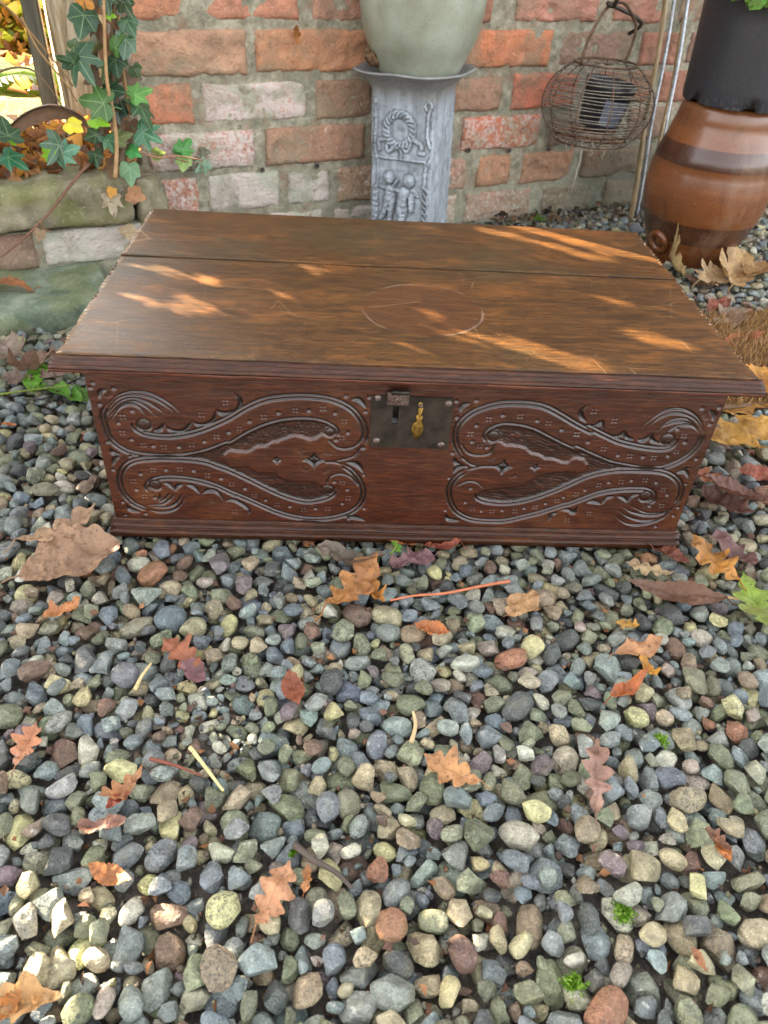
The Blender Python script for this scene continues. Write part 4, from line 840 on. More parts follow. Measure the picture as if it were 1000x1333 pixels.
for k in range(11):
    a = k * 2 * math.pi / 11 + .25; P = [(br_(zb_ + (zt - zb_) * t) * 1.01 * math.cos(a), br_(zb_ + (zt - zb_) * t) * 1.01 * math.sin(a), zb_ + (zt - zb_) * t) for t in np.linspace(0, 1, 12)]
    MB().tube(P, .0016, 5).build('rib', M_RUST, bask, True)
rt = br_(zt)
MB().tube([(rt * math.cos(a), rt * math.sin(a), zt) for a in A], .0026, 6, False).build('rim_wire', M_RUST, bask, True)
MB().tube([(br_(zb_) * math.cos(a), br_(zb_) * math.sin(a), zb_) for a in A], .0022, 6, False).build('base_wire', M_RUST, bask, True)
hz = on_wall(800, 3, WA - .16)[2]
P = smooth_curve([(-rt * 1.02, 0, zt), (-rt * .88, 0, zt + .05), (-rt * .45, 0, hz - .012), (0.01, 0, hz), (rt * .62, 0, hz - .022), (rt * .92, 0, zt + .065), (rt * .86, 0, zt + .02), (rt * .7, 0, zt)], 6)
MB().tube(P, .0034, 7).build('handle', M_RUST, bask, True)
hk = tag(empty('wall_hook', (0, WA, 0), RZ), 'dark iron hook driven into the brick wall, carrying the wire basket', 'hook')
hp_ = np.array([float((on_wall(798, 4, WA - .16)[:2] - np.array([0, WA])) @ WT[:2]), -.14, 0]); top = hz; he = on_wall(815, 50, WA)[2]
MB().tube(smooth_curve([(sx(815, 50), .012, he), (sx(815, 50) - .008, -.05, he + (top - he) * .45), (hp_[0], -.135, top - .004), (hp_[0] - .004, -.155, top - .006), (hp_[0] - .006, -.165, top + .016)], 5), .0045, 7).build('shank', M_IRON, hk, True)
pt = tag(empty('plant_pot', (bc[0] + .012, bc[1] + .005, zb_ + .030), RZ), 'small dark plastic plant pot lying inside the wire basket', 'plant pot')
o = MB().lathe([(0, 0), (.043, 0), (.046, .002), (.056, .078), (.059, .079), (.060, .096), (.057, .096), (.053, .075), (.044, .004), (0, .004)], 40).build('pot_body', M_PLASTIC, pt, True); o.rotation_euler = (.08, .10, 0)
A2_ = np.linspace(math.radians(228), math.radians(292), 9); V = [((.0465 + .0095 * t) * math.cos(a) * 1.012, (.0465 + .0095 * t) * math.sin(a) * 1.012, .010 + .055 * t) for t in (0, 1) for a in A2_]
o = obj('label', mesh_np('label', V, grid_faces(9, 2), M_LABEL, True), pt); o.rotation_euler = (.08, .10, 0)
dr = tag(empty('dry_roots', (bc[0], bc[1], zb_), RZ), 'dry roots and debris caught in the bottom of the wire basket', 'roots')
mb = MB(); r_ = np.random.default_rng(8)
for k in range(60):
    a, q = r_.uniform(0, 6.28), .07 * math.sqrt(r_.uniform(0, 1)); P = [np.array([q * math.cos(a), q * math.sin(a), r_.uniform(.002, .018)])]
    for j in range(4): P.append(P[-1] + r_.normal(0, .011, 3) * np.array([1, 1, .45]))
    mb.tube(P, r_.uniform(.0009, .0026), 5)
mb.build('root_mat', M_TWIG, dr, True, color=lin(120, 84, 60))
for (x, y), ln in (((-.048, -.03), .115), ((-.03, -.045), .03), ((.0, -.05), .034), ((.03, -.05), .026), ((-.085, -.02), .02)):
    P = [np.array([x, y, .006])]
    for j in range(6): P.append(P[-1] + np.array([r_.normal(0, .0028), r_.normal(0, .0028), -ln / 6]))
    MB().tube(P, np.linspace(.0019, .0007, 7), 5).build('hanging_root', M_TWIG, dr, True, color=lin(170, 160, 146))

# ------------------------------------------------------------------ rods leaning against the wall
def rod(name, label, cat, b, t, r, mat, knots=0, fall=.15):
    p0 = on_wall(*b, WA - fall); p0[2] = -.005; d = on_wall(*t, WA - .03); e = d - p0; p1 = p0 + e * 1.55
    n_ = 30; P = [p0 + (p1 - p0) * k / n_ for k in range(n_ + 1)]; rad = [r * (1 + (.22 if knots and k % knots == 2 else 0)) * (1 - .15 * k / n_) for k in range(n_ + 1)]
    P = [q + np.array([.002 * math.sin(k * .5), 0, 0]) for k, q in enumerate(P)]
    o = empty(name, tuple(p0)); mb = MB().tube([q - p0 for q in P], rad, 10); mb.build('shaft', mat, o, True); tag(o, label, cat, 'rods leaning on the wall')
rod('bamboo_cane', 'brown bamboo cane leaning on the wall, closest to the wire basket', 'cane', (820, 292), (867, 0), .0062, M_CANE, 8)
rod('metal_rod', 'grey metal rod leaning right beside the brown bamboo cane', 'rod', (826, 292), (878, 0), .0046, M_ZINC, 0, .13)
rod('bamboo_cane', 'pale cane leaning on the wall between the two grey metal rods', 'cane', (836, 305), (884, 60), .0046, M_CANE, 9, .2)
rod('metal_rod', 'bright grey metal rod leaning nearest to the black planter', 'rod', (842, 305), (893, 20), .0046, M_ZINC, 0, .17)

# ------------------------------------------------------------------ salt glazed cask with a black planter on top
BX, BY = .748, 1.075
cask = tag(empty('stoneware_cask', (BX, BY, 0), math.radians(200)), 'brown glazed stoneware cask with darker bands on the gravel by the wall', 'cask')
pr = [(0, 0), (.094, 0), (.099, .003), (.1005, .020), (.1015, .0215), (.112, .05), (.1185, .067), (.1200, .069), (.1290, .092), (.1365, .115), (.1380, .1165), (.1450, .150), (.1470, .185), (.1440, .215), (.1405, .2315), (.1415, .2335), (.1345, .255), (.1285, .270), (.1275, .2725), (.120, .300), (.1155, .314), (.1160, .316), (.1115, .335), (.108, .345), (.100, .348), (0, .348)]
MB().lathe([(r * .945, z) for r, z in pr], 128).build('body', M_SALT, cask, True)
a = math.radians(8); th = np.linspace(0, 2 * np.pi, 25); ring_ = MB().tube([(0, .022 * math.cos(t), .022 * math.sin(t)) for t in th], .0075, 8, False); o = ring_.build('tap_hole_ring', M_SALT, cask, True); o.location = (.1125 * math.cos(a), .1125 * math.sin(a), .060); o.rotation_euler = (0, .42, a)
o2 = MB().tube([(-.006, 0, 0), (.001, 0, 0)], [.016, .015], 16).build('tap_plug', M_SALT, cask, True); o2.location = o.location; o2.rotation_euler = o.rotation_euler
blk = tag(empty('black_planter', (BX + .008, BY - .002, .348), 0), 'tall black plastic planter with green leaves standing on the brown cask', 'planter')
nA = 96; V = []; F = []; A = np.linspace(0, 2 * np.pi, nA, endpoint=False)
lv = [(.1165, 0, 1), (.1180, .006, 0), (.1190, .03, 0), (.1235, .15, 0), (.129, .26, 0), (.134, .262, 0), (.136, .292, 0), (.130, .292, 0), (.124, .25, 0), (.0, .25, 0)]
for r, z, f in lv:
    for a in A:
        notch = .013 * (1 if (math.degrees(a) - 12) % 60 < 12 else 0) if f else 0
        V.append((r * math.cos(a), r * math.sin(a), z + notch if f else max(z, .0)))
F = [[i * nA + j, i * nA + (j + 1) % nA, (i + 1) * nA + (j + 1) % nA, (i + 1) * nA + j] for i in range(len(lv) - 1) for j in range(nA)]
obj('pot_body', mesh_np('pot_body', V, F, M_PLASTIC, True), blk)
MB().lathe([(0, .012), (.112, .012)], 48).build('pot_base', M_PLASTIC, blk, True)

# ------------------------------------------------------------------ coir mat
mat0 = empty('coir_mat', (0, 0, 0)); tag(mat0, 'brown coir doormat lying on the gravel behind the right end of the chest', 'mat')
c0, c1, c2 = on_z(962, 441, .022), on_z(905, 541, .022), on_z(1000, 443, .022)
ex = np.array([.978, .208, 0]); ey = np.array([-.208, .978, 0]); org = np.array([.505, .325, 0]); ML, MD = .62, .34
MB().box(0, ML, 0, MD, .0, .016, .004).build('backing', M_COIR, mat0)
rg = np.random.default_rng(4); n = 9000; bx = rg.uniform(0, ML, n); by = rg.uniform(0, MD, n)
tip = rg.normal(0, .005, (n, 2)); hgt = rg.uniform(.010, .020, n); wv = rg.uniform(0, 6.28, n); wd = .0011
b = np.stack([bx, by, np.full(n, .015)], 1); s = np.stack([np.cos(wv), np.sin(wv), 0 * wv], 1) * wd
V = np.stack([b - s, b + s, b + np.stack([tip[:, 0], tip[:, 1], hgt], 1)], 1).reshape(-1, 3); cc = np.array([lin(150, 112, 66), lin(118, 84, 48), lin(176, 140, 92)])[rg.integers(0, 3, n)]
col = np.repeat(np.concatenate([cc, np.ones((n, 1))], 1), 3, 0)
o = obj('coir_pile', mesh_np('coir_pile', V, np.arange(3 * n).reshape(-1, 3), M_COIR, False, col=col), mat0); tag(o, kind='stuff')
mat0.location = (.505, .325, .010); mat0.rotation_euler = (0, 0, math.atan2(.208, .978))
for o_ in mat0.children:
    if o_.name.startswith('backing'):
        a_ = o_.data.attributes.new('Tint', 'FLOAT_COLOR', 'POINT'); a_.data.foreach_set('color', np.tile([*lin(96, 70, 42), 1], (len(o_.data.vertices), 1)).astype(np.float32).ravel())

# ------------------------------------------------------------------ leaves
def orient(loc, xdir, nrm):
    x = np.array(xdir, float); x /= np.linalg.norm(x); z = np.array(nrm, float); z -= x * (z @ x); z /= np.linalg.norm(z); y = np.cross(z, x)
    return Matrix(((x[0], y[0], z[0], loc[0]), (x[1], y[1], z[1], loc[1]), (x[2], y[2], z[2], loc[2]), (0, 0, 0, 1)))
def strip_leaf(kind, L, seed, curl=.3, bend=.15, wr=None, stalk=True):
    """leaf along +x with its midrib on the x axis; width profile by kind"""
    r = np.random.default_rng(seed); n, m_ = 76, 6; t = np.linspace(0, 1, n)
    def prof(side):
        ph = r.uniform(-.35, .35)
        if kind == 'oak':
            lob = .5 + .5 * np.cos(2 * np.pi * (4.3 * t ** .92 + .42) + ph); b = np.sin(np.pi * np.clip(t, 0, 1) ** 1.25) ** .75
            return (wr or .56) * .5 * b * (.40 + .64 * lob ** .55) * (1 + .12 * vnoise(np.stack([t * 9, 0 * t + seed, 0 * t + side], -1), 5))
        if kind == 'scallop':
            lob = np.abs(np.sin(np.pi * (7 * t + ph))); b = np.sin(np.pi * t ** 1.05) ** .7
            return (wr or .6) * .5 * b * (.86 + .16 * lob)
        if kind == 'torn':
            return (wr or .7) * .5 * np.sin(np.pi * t ** .9) ** .6 * (.75 + .4 * vnoise(np.stack([t * 7, 0 * t + seed, 0 * t + side], -1), 6))
        b = np.sin(np.pi * t ** .85) ** .9; return (wr or .42) * .5 * b * (1 + .05 * np.sin(t * 60 + ph))
    wl, wr_ = np.maximum(prof(1), .006), np.maximum(prof(-1), .006); V = []; UV = []
    for i in range(n):
        for j in range(-m_, m_ + 1):
            f = j / m_; y = f * (wl[i] if j > 0 else wr_[i]); x = t[i]
            V.append((x, y, 0)); UV.append((x, y))
    V = np.array(V); UV = np.array(UV); k1, k2 = curl * r.uniform(.6, 1.3), bend * r.uniform(.5, 1.4)
    V[:, 2] = k1 * V[:, 1] ** 2 * 2.6 + np.abs(V[:, 1]) * .10 + k2 * (V[:, 0] - .45) ** 2 * 1.6 + (.13 * vnoise(V * 3.4 + seed, 3) + .06 * vnoise(V * 8 + seed, 4)) * (.45 if L > .085 else 1) + .016 * vnoise(V * 26 + seed, 5)
    F = grid_faces(2 * m_ + 1, n)
    if stalk:
        b = len(V); sl = .16; q = np.array([[-sl, .05 * r.uniform(-1, 1), -.02], [-sl * .5, .01, 0.0], [.02, 0, V[m_, 2]]]); w_ = .011
        SV = np.concatenate([q + [0, w_, 0], q - [0, w_, 0], q + [0, 0, w_ * 1.5]]); V = np.vstack([V, SV]); UV = np.vstack([UV, np.tile([[0, 0]], (9, 1))])
        F = np.vstack([F, [[b + i, b + 3 + i, b + 4 + i, b + 1 + i] for i in (0, 1)], [[b + 3 + i, b + 6 + i, b + 7 + i, b + 4 + i] for i in (0, 1)], [[b + 6 + i, b + i, b + 1 + i, b + 7 + i] for i in (0, 1)]])
    return V * L, F, UV
IVY_CTRL = {0: [(0, 1), (14, .78), (27, .50), (34, .47), (42, .62), (50, .74), (60, .58), (76, .42), (90, .46), (106, .55), (122, .50), (146, .40), (170, .20), (180, .08)],
            1: [(0, 1), (16, .74), (30, .58), (42, .62), (54, .66), (70, .54), (92, .50), (115, .50), (140, .42), (168, .22), (180, .08)],
            2: [(0, 1), (9, .80), (18, .52), (25, .42), (34, .66), (44, .86), (54, .62), (66, .40), (80, .52), (96, .66), (112, .52), (134, .38), (165, .20), (180, .07)]}
def lobed_leaf(kind, L, seed, curl=.2):
    r = np.random.default_rng(seed); c = np.array(IVY_CTRL[kind]); A = np.linspace(-180, 180, 73); rad = np.interp(np.abs(A), c[:, 0], c[:, 1]) * (1 + .05 * vnoise(np.stack([A / 22, 0 * A + seed, 0 * A], -1), 8))
    V = [(0, 0, 0)]; 
    for f in (.33, .66, 1.0): V += [(f * q * math.cos(math.radians(a)), f * q * math.sin(math.radians(a)), 0) for a, q in zip(A[:-1], rad[:-1])]
    V = np.array(V); UV = V[:, :2].copy(); n = 72
    an = np.arctan2(V[:, 1], V[:, 0]); rr = np.hypot(V[:, 0], V[:, 1])
    V[:, 2] = curl * (.10 * rr - .30 * rr ** 2 * (1 + .4 * r.uniform(-1, 1))) + .05 * rr * np.cos(an * 3.4) + .04 * vnoise(V * 3 + seed, 3)
    F = [[0, 1 + i, 1 + (i + 1) % n] for i in range(n)] + [[1 + k * n + i, 1 + (k + 1) * n + i, 1 + (k + 1) * n + (i + 1) % n, 1 + k * n + (i + 1) % n] for k in range(2) for i in range(n)]
    b = len(V); q = np.array([[-.55, .06 * r.uniform(-1, 1), -.16], [-.25, .02, -.05], [.0, 0, 0]]); w_ = .016
    V = np.vstack([V, q + [0, w_, 0], q - [0, w_, 0]]); UV = np.vstack([UV, np.zeros((6, 2))]); F += [[b + i, b + 3 + i, b + 4 + i, b + 1 + i] for i in (0, 1)]
    return V * L, F, UV

# sun spots; an added unseen hedge blocks the rest, leaves left out along these beams
SPOTS = [((620, 297), (800, 342), H, .011), ((700, 300), (770, 318), H, .006), ((640, 437), (790, 487), H, .013), ((165, 342), (285, 370), H, .006), ((145, 373), (225, 404), H, .005), ((222, 382), (305, 415), H, .006), ((780, 390), (905, 408), H, .010), ((810, 430), (905, 453), H, .007), ((560, 405), (640, 450), H, .004), ((395, 346), (430, 355), H, .005), 
         ((0, 1135), (40, 1120), .02, .008), ((5, 1215), (60, 1195), .02, .011), ((0, 1310), (60, 1295), .02, .014), ((60, 720), (150, 705), .02, .010)]
def hedge_gaps(P, margin):
    keep = np.ones(len(P), bool)
    for a, b, z, wd in SPOTS:
        A_, B_ = on_z(*a, z)[:2], on_z(*b, z)[:2]; t = (P[:, 2] - z) / -LD[2]; Q = P[:, :2] + t[:, None] * LD[:2]; e = B_ - A_
        k = np.clip(((Q - A_) @ e) / (e @ e), 0, 1); keep &= np.hypot(*(Q - A_ - k[:, None] * e).T) > wd * .92 + margin
    return keep

# ------------------------------------------------------------------ ivy on the wall end and the bed
def ivy_pt(u, v, a): return on_wall(u, v, a, WB)
ivy = tag(empty('ivy_plant', (-.50, .90, .19)), 'ivy with dark lobed leaves climbing the left end of the brick wall', 'ivy')
ivy_loc = np.array([-.50, .90, .19])
def child_mw(o, parent_loc, Mx): o.matrix_world = Mx; o.matrix_basis = Matrix.Translation(-Vector(parent_loc)) @ Mx
G1, G2, G3, G4, LIME, YEL = lin(34, 62, 36), lin(50, 80, 54), lin(62, 96, 40), lin(88, 124, 84), lin(120, 168, 30), lin(206, 190, 30)
rI = np.random.default_rng(21)
def ivy_leaf(u, v, sz, rot, c, kind=0, depth=1.0, parent=ivy, loc=ivy_loc, tilt=.5, mat=None):
    """sz: leaf length in picture pixels, rot: direction of its tip in the picture (0 right, 90 up)"""
    sz *= .86 * rI.uniform(.85, 1.1); p = ivy_pt(u, v, depth); dist = (p - CP) @ CF; L = sz / CF_PX * dist
    V, F, UV = lobed_leaf(kind, L, int(u * 7 + v), .6); me = mesh_np('leaf', V, F, mat or M_IVY, True, uv=UV); o = obj('leaf', me, parent, (*c, 0))
    xd = CR * math.cos(math.radians(rot)) + CU * math.sin(math.radians(rot)); view = CP - p; view /= np.linalg.norm(view)
    nr = view + np.array([rI.normal(0, tilt), rI.normal(0, tilt * .5), .25 + rI.normal(0, tilt)]) * .8; xd = xd + view * rI.uniform(-.25, .35)
    child_mw(o, loc, orient(p - xd / np.linalg.norm(xd) * L * .42, xd, nr)); return o
for a in ((107, 33, 40, -100, G1, 1, .98), (109, 88, 46, -62, G2, 2, .965), (86, 78, 30, 165, G1, 0, .985), (155, 55, 26, 60, G3, 1, .985), (170, 36, 30, -60, G2, 1, .99), (163, 63, 32, -95, G2, 1, .985), (152, 88, 32, -80, G1, 1, .99), (120, 132, 48, 170, G3, 0, .97),
          (131, 158, 30, -20, LIME, 1, .975), (186, 120, 32, 20, lin(78, 128, 52), 0, .99), (189, 150, 40, -60, G2, 0, .975), (197, 178, 38, -25, lin(48, 100, 66), 2, .965), (170, 229, 30, -85, G4, 1, .955), (176, 199, 22, -30, lin(50, 130, 60), 1, .975), (125, 208, 26, -80, G1, 0, .975),
          (7, 165, 38, 110, G1, 0, .97), (17, 182, 22, -70, LIME, 1, .968), (22, 211, 34, -30, lin(30, 84, 54), 0, .96), (71, 200, 38, -120, G2, 2, .955), (90, 196, 32, 20, lin(74, 120, 92), 0, .96), (99, 166, 24, -30, YEL, 1, .975), (160, 178, 30, 20, lin(98, 104, 62), 1, .98),
          (145, 20, 14, -20, LIME, 0, 1.0), (123, 62, 26, -120, lin(84, 78, 40), 1, 1.0), (150, 118, 34, -10, G1, 1, 1.0), (138, 95, 30, -100, lin(58, 78, 44), 0, 1.01), (178, 95, 22, -60, lin(70, 92, 60), 1, 1.01), (60, 196, 20, 130, LIME, 0, .97), (145, 190, 22, -60, lin(52, 96, 56), 0, .975), (103, 60, 24, 20, lin(60, 84, 46), 1, 1.01),
          (147, 150, 30, -140, lin(30, 54, 38), 0, 1.005), (160, 140, 30, -60, lin(26, 48, 36), 1, 1.0), (118, 178, 24, 200, lin(40, 70, 40), 1, .99), (140, 5, 30, -80, lin(40, 62, 40), 0, 1.0), (165, 10, 26, -60, lin(52, 66, 44), 1, 1.0)):
    ivy_leaf(*a)
for a in ((118, 20, 36, -80, lin(118, 78, 44)), (135, 62, 40, -100, lin(128, 86, 50)), (128, 45, 30, -60, lin(96, 62, 38)), (142, 118, 34, -90, lin(86, 60, 40)), (150, 160, 34, -100, lin(120, 86, 56)), (135, 175, 30, -40, lin(104, 76, 48)), (160, 205, 34, -80, lin(112, 88, 62)), (148, 225, 28, -100, lin(132, 100, 66)), (118, 105, 26, 200, lin(90, 66, 44)), (166, 108, 30, -95, lin(74, 58, 42)), (150, 30, 30, -60, lin(110, 70, 40)), (113, 4, 30, -30, lin(214, 140, 40)), (150, 205, 26, -130, lin(96, 70, 50)), (172, 170, 26, -80, lin(92, 70, 44)), (136, 134, 28, -30, lin(82, 60, 40))):
    ivy_leaf(*a, int(rI.integers(0, 3)), 1.012, mat=M_DRYLEAF)
for i in range(90):                                   # higher up, unseen: added to block the sun, left open along its beams
    u, v = rI.uniform(96, 196), rI.uniform(-330, -6)
    if not hedge_gaps(ivy_pt(u, v, .995)[None], .012)[0]: continue
    ivy_leaf(u, v, rI.uniform(24, 40), rI.uniform(-150, -30), (G1, G2, G3)[i % 3], i % 3, rI.uniform(.97, 1.02))
def stem(pts, r, c, depth=.985, name='stem', parent=ivy, loc=ivy_loc):
    P = smooth_curve([ivy_pt(u, v, depth + dd) - loc for u, v, dd in pts], 6); return MB().tube(P, np.linspace(r, r * .6, len(P)), 6).build(name, M_TWIG, parent, True, color=c)
stem([(150, 232, -.02), (152, 190, 0), (148, 150, 0), (140, 110, -.01), (137, 70, 0), (136, 30, 0), (134, -40, .01)], .0042, lin(150, 118, 82), .965)
stem([(158, 215, 0), (160, 180, .02), (150, 120, .03), (146, 60, .03), (150, -10, .03)], .007, lin(92, 74, 56))
stem([(128, 215, 0), (130, 160, .03), (124, 100, .03), (122, 40, .03), (128, -30, .03)], .009, lin(82, 66, 48))
stem([(170, 150, .01), (160, 90, .02), (155, 20, .02)], .004, lin(120, 94, 60))
stem([(176, 196, 0), (205, 205, .02), (230, 203, .02), (262, 208, .025)], .0022, lin(150, 110, 84), .985)
stem([(0, 2, 0), (25, 25, 0), (50, 55, .0), (76, 86, .0), (95, 112, .01)], .0024, lin(122, 92, 58), .975)
stem([(28, 22, 0), (48, 62, 0), (70, 90, 0), (88, 112, 0), (100, 132, .02)], .0018, lin(140, 108, 70), .97)
stem([(-10, 96, 0), (20, 88, 0), (45, 93, 0), (66, 116, 0), (82, 140, .01)], .0022, lin(96, 76, 56), .972)
bt = tag(empty('bramble_stem', (-.6, .74, .2)), 'thin bare brown bramble stem hanging over the sandstone coping', 'stem')
stem([(128, 205, .03), (108, 222, -.005), (85, 250, -.015), (66, 275, -.02), (45, 297, -.03), (22, 318, -.06), (2, 334, -.10)], .0028, lin(112, 80, 62), .985, 'main_stem', bt, np.array([-.6, .74, .2]))
stem([(52, 288, -.03), (58, 298, -.02), (68, 303, -.02)], .0016, lin(140, 104, 78), .985, 'side_shoot', bt, np.array([-.6, .74, .2]))
sg_loc = np.array([-.44, .94, .2]); sprig = tag(empty('ivy_sprig', tuple(sg_loc)), 'small bright green ivy sprig growing on its own against the whitened bricks', 'ivy')
for a in ((243, 188, 24, 55, lin(60, 126, 48), 0, 1.12), (232, 196, 18, 190, lin(56, 118, 50), 1, 1.12), (239, 213, 22, -95, lin(140, 168, 92), 1, 1.115), (207, 200, 16, 10, lin(112, 130, 60), 1, 1.06), (268, 198, 16, 0, lin(98, 96, 78), 1, 1.13), (262, 218, 20, -140, lin(110, 140, 110), 0, 1.125), (258, 215, 18, -30, lin(120, 116, 100), 1, 1.13)): ivy_leaf(*a, sprig, sg_loc, .3)
stem([(198, 200, .0), (225, 206, .05), (255, 212, .07), (272, 204, .08)], .0016, lin(140, 104, 84), 1.05, 'stem', sprig, sg_loc)

# ------------------------------------------------------------------ gate posts and the sunny garden behind the bed
p0 = on_wall(66, 150, 1.16); p0[2] = .0
dp = tag(empty('gate_post', (-.733, 1.135, .0), math.radians(12)), 'dark narrow gate post at the edge of the sunny garden', 'post')
MB().box(-.0165, .0165, -.016, .016, .1, .80, .003).build('post_shaft', M_POST, dp); MB().box(-.018, .018, -.018, .018, .7995, .808, .002).build('post_cap', M_POST, dp)
tp = tag(empty('timber_post', (-.657, 1.164, 0)), 'pale sunlit rough timber post with split bark beside the ivy', 'post')
n = 40; A = np.linspace(0, 2 * np.pi, n, endpoint=False); zs = np.linspace(.08, .515, 40); V = []
for z in zs:
    for a in A:
        f = sup(a + math.radians(60), 6); q = np.array([math.cos(a) * 3.2, math.sin(a) * 3.2, z * 5]); r = .050 * f + .006 * float(vnoise(q[None] * np.array([3, 3, .6]), 71)[0]) + .004 * float(vnoise(q[None] * np.array([7, 7, 1]), 72)[0]); V.append((r * math.cos(a), r * math.sin(a), z))
F = [[i * n + j, i * n + (j + 1) % n, (i + 1) * n + (j + 1) % n, (i + 1) * n + j] for i in range(39) for j in range(n)] + [[39 * n + j for j in range(n)]]
obj('post_shaft', mesh_np('post_shaft', V, F, M_BARK, True), tp)

def leaf_cloud(P, size, cols, seed, fold=.25, up=.0):
    """many small folded leaves at points P: vertices, faces and point colours"""
    r = np.random.default_rng(seed); n = len(P); d = r.normal(0, 1, (n, 3)); d[:, 2] = d[:, 2] * .7 + up; d /= np.linalg.norm(d, axis=1)[:, None]
    e = np.cross(d, r.normal(0, 1, (n, 3))); e /= np.linalg.norm(e, axis=1)[:, None]; nn = np.cross(d, e); s = size * r.uniform(.6, 1.35, n)[:, None]
    w_ = .36 * s; V = np.stack([P - d * s * .5, P + e * w_ + nn * s * fold * .5, P + d * s * .5, P - e * w_ + nn * s * fold * .5], 1).reshape(-1, 3)
    F = (np.arange(n)[:, None] * 4 + np.array([[0, 1, 2], ]).repeat(1, 0)).reshape(-1, 3); F2 = np.arange(n)[:, None] * 4 + np.array([0, 2, 3])
    c = np.array(cols)[r.integers(0, len(cols), n)] * r.uniform(.7, 1.25, n)[:, None]
    return V, np.vstack([F, F2]), np.repeat(np.concatenate([c, np.ones((n, 1))], 1), 4, 0)
def hedge(name, label, c, rz, L, D, Z0, Z1, n, size, cols, seed, gaps=False, cat='hedge'):
    r = np.random.default_rng(seed); o = tag(empty(name, (c[0], c[1], Z0), rz), label, cat)
    P = np.stack([r.uniform(-L / 2, L / 2, n), r.uniform(-D / 2, D / 2, n), r.uniform(0, Z1 - Z0, n)], 1)
    edge = .10 * vnoise(np.stack([P[:, 0] * 3, P[:, 2] * 3, 0 * P[:, 0]], -1), seed); P = P[(P[:, 2] < (Z1 - Z0) - .15 + edge * 2) & (np.abs(P[:, 1]) < D / 2 - .04 + edge)]
    if gaps:
        ca, sa = math.cos(rz), math.sin(rz); W_ = np.stack([c[0] + P[:, 0] * ca - P[:, 1] * sa, c[1] + P[:, 0] * sa + P[:, 1] * ca, P[:, 2] + Z0], 1); P = P[hedge_gaps(W_, size * .27)]
    V, F, cl = leaf_cloud(P, size, cols, seed); f = obj('foliage', mesh_np('foliage', V, F, M_FOLD if gaps else M_FOL, False, col=cl), o); tag(f, kind='stuff')
    for k in range(int(L / .3)):
        x = -L / 2 + .15 + k * .3; MB().tube(smooth_curve([(x, 0, -.03), (x + r.normal(0, .02), r.normal(0, .02), (Z1 - Z0) * .3), (x + r.normal(0, .05), r.normal(0, .04), (Z1 - Z0) * .62)], 4), np.linspace(.007, .003, 9), 6).build('stem', M_TWIG, o, True, color=lin(96, 76, 54))
    return o
GRN = [lin(70, 98, 34), lin(92, 120, 40), lin(58, 84, 36), lin(120, 138, 52)]; YGR = [lin(150, 158, 50), lin(186, 176, 66), lin(120, 140, 46), lin(206, 180, 90), lin(160, 110, 50)]
PERP = math.atan2(-LD[0], LD[1])
hc = np.array([-1.36, .934]); pd = np.array([-LD[1], LD[0]]) / math.hypot(LD[0], LD[1])
hedge('garden_hedge', 'added green hedge out of view that blocks the sun, with gaps for streaks', hc - pd * .26, math.atan2(pd[1], pd[0]), 1.42, .36, .19, 1.50, 72000, .038, [lin(44, 62, 30), lin(54, 74, 34), lin(36, 52, 28)], 5, True)  # unseen hedge, added to shade the chest and shape the sun streaks
hedge('garden_hedge', 'bright yellow green hedge at the far end of the sunny garden', (-2.0, 6.4), .1, 6.0, .8, .19, 1.3, 18000, .06, YGR, 6)
for i, (x, y, s) in enumerate(((-1.40, 2.45, .26), (-1.18, 2.30, .22), (-1.95, 3.4, .36), (-1.62, 2.75, .30))):
    o = tag(empty('garden_shrub', (x, y, .19)), ('low sunlit yellow green shrub behind the dark gate post', 'small golden shrub in the sunny garden nearest the timber post', 'taller pale green shrub towards the far garden hedge', 'round yellowing shrub in the middle of the sunny garden')[i], 'shrub')
    r = np.random.default_rng(40 + i); q = r.normal(0, 1, (1500, 3)); q /= np.linalg.norm(q, axis=1)[:, None]; q *= (r.uniform(.35, 1, 1500) ** .5)[:, None] * s * (1 + .25 * vnoise(q * 2.5, i)[:, None]); q[:, 2] = np.abs(q[:, 2]) * 1.1 + .02
    V, F, cl = leaf_cloud(q, .042, YGR if i != 2 else YGR[:3], 60 + i); tag(obj('foliage', mesh_np('foliage', V, F, M_FOL, False, col=cl), o), kind='stuff')
    for k in range(4): MB().tube([(0, 0, -.02), (.3 * s * math.cos(k * 1.6), .3 * s * math.sin(k * 1.6), s * .4), (.5 * s * math.cos(k * 1.6), .5 * s * math.sin(k * 1.6), s * .8)], [.008, .006, .003], 5).build('stem', M_TWIG, o, True, color=lin(100, 78, 54))
r = np.random.default_rng(77)                         # fern fronds near the gate
fern = tag(empty('fern', (-.98, 1.22, .2)), 'dark green fern fronds at the far left edge of the ivy bed', 'fern')
for k, (az, ln) in enumerate(((20, .22), (75, .24), (130, .22), (185, .2), (-40, .17), (245, .18))):
    d = np.array([math.cos(math.radians(az)), math.sin(math.radians(az))]); V = []; F = []; UV = []
    for i in range(15):
        t = (i + 1) / 15.5; c = np.array([d[0] * ln * t, d[1] * ln * t, ln * (1.15 * t - .85 * t * t)]); wd = ln * .24 * math.sin(math.pi * min(1, t * .9 + .1)) + .004; tdir = np.array([d[0], d[1], 1.15 - 1.7 * t]); tdir /= np.linalg.norm(tdir)
        for sgn in (-1, 1):
            sd = np.array([-d[1] * sgn, d[0] * sgn, -.15]); tip = c + sd * wd + tdir * .01; b = len(V); V += [c - tdir * .006, c + tdir * .006, tip + tdir * .002, (c + tip) / 2 - tdir * .0075]; UV += [(0, .5)] * 4; F += [[b, b + 1, b + 2, b + 3]]
    obj('frond', mesh_np('frond', np.array(V), F, M_FRESH, True, uv=np.array(UV)), fern, (*lin(52, 100, 50), 0))
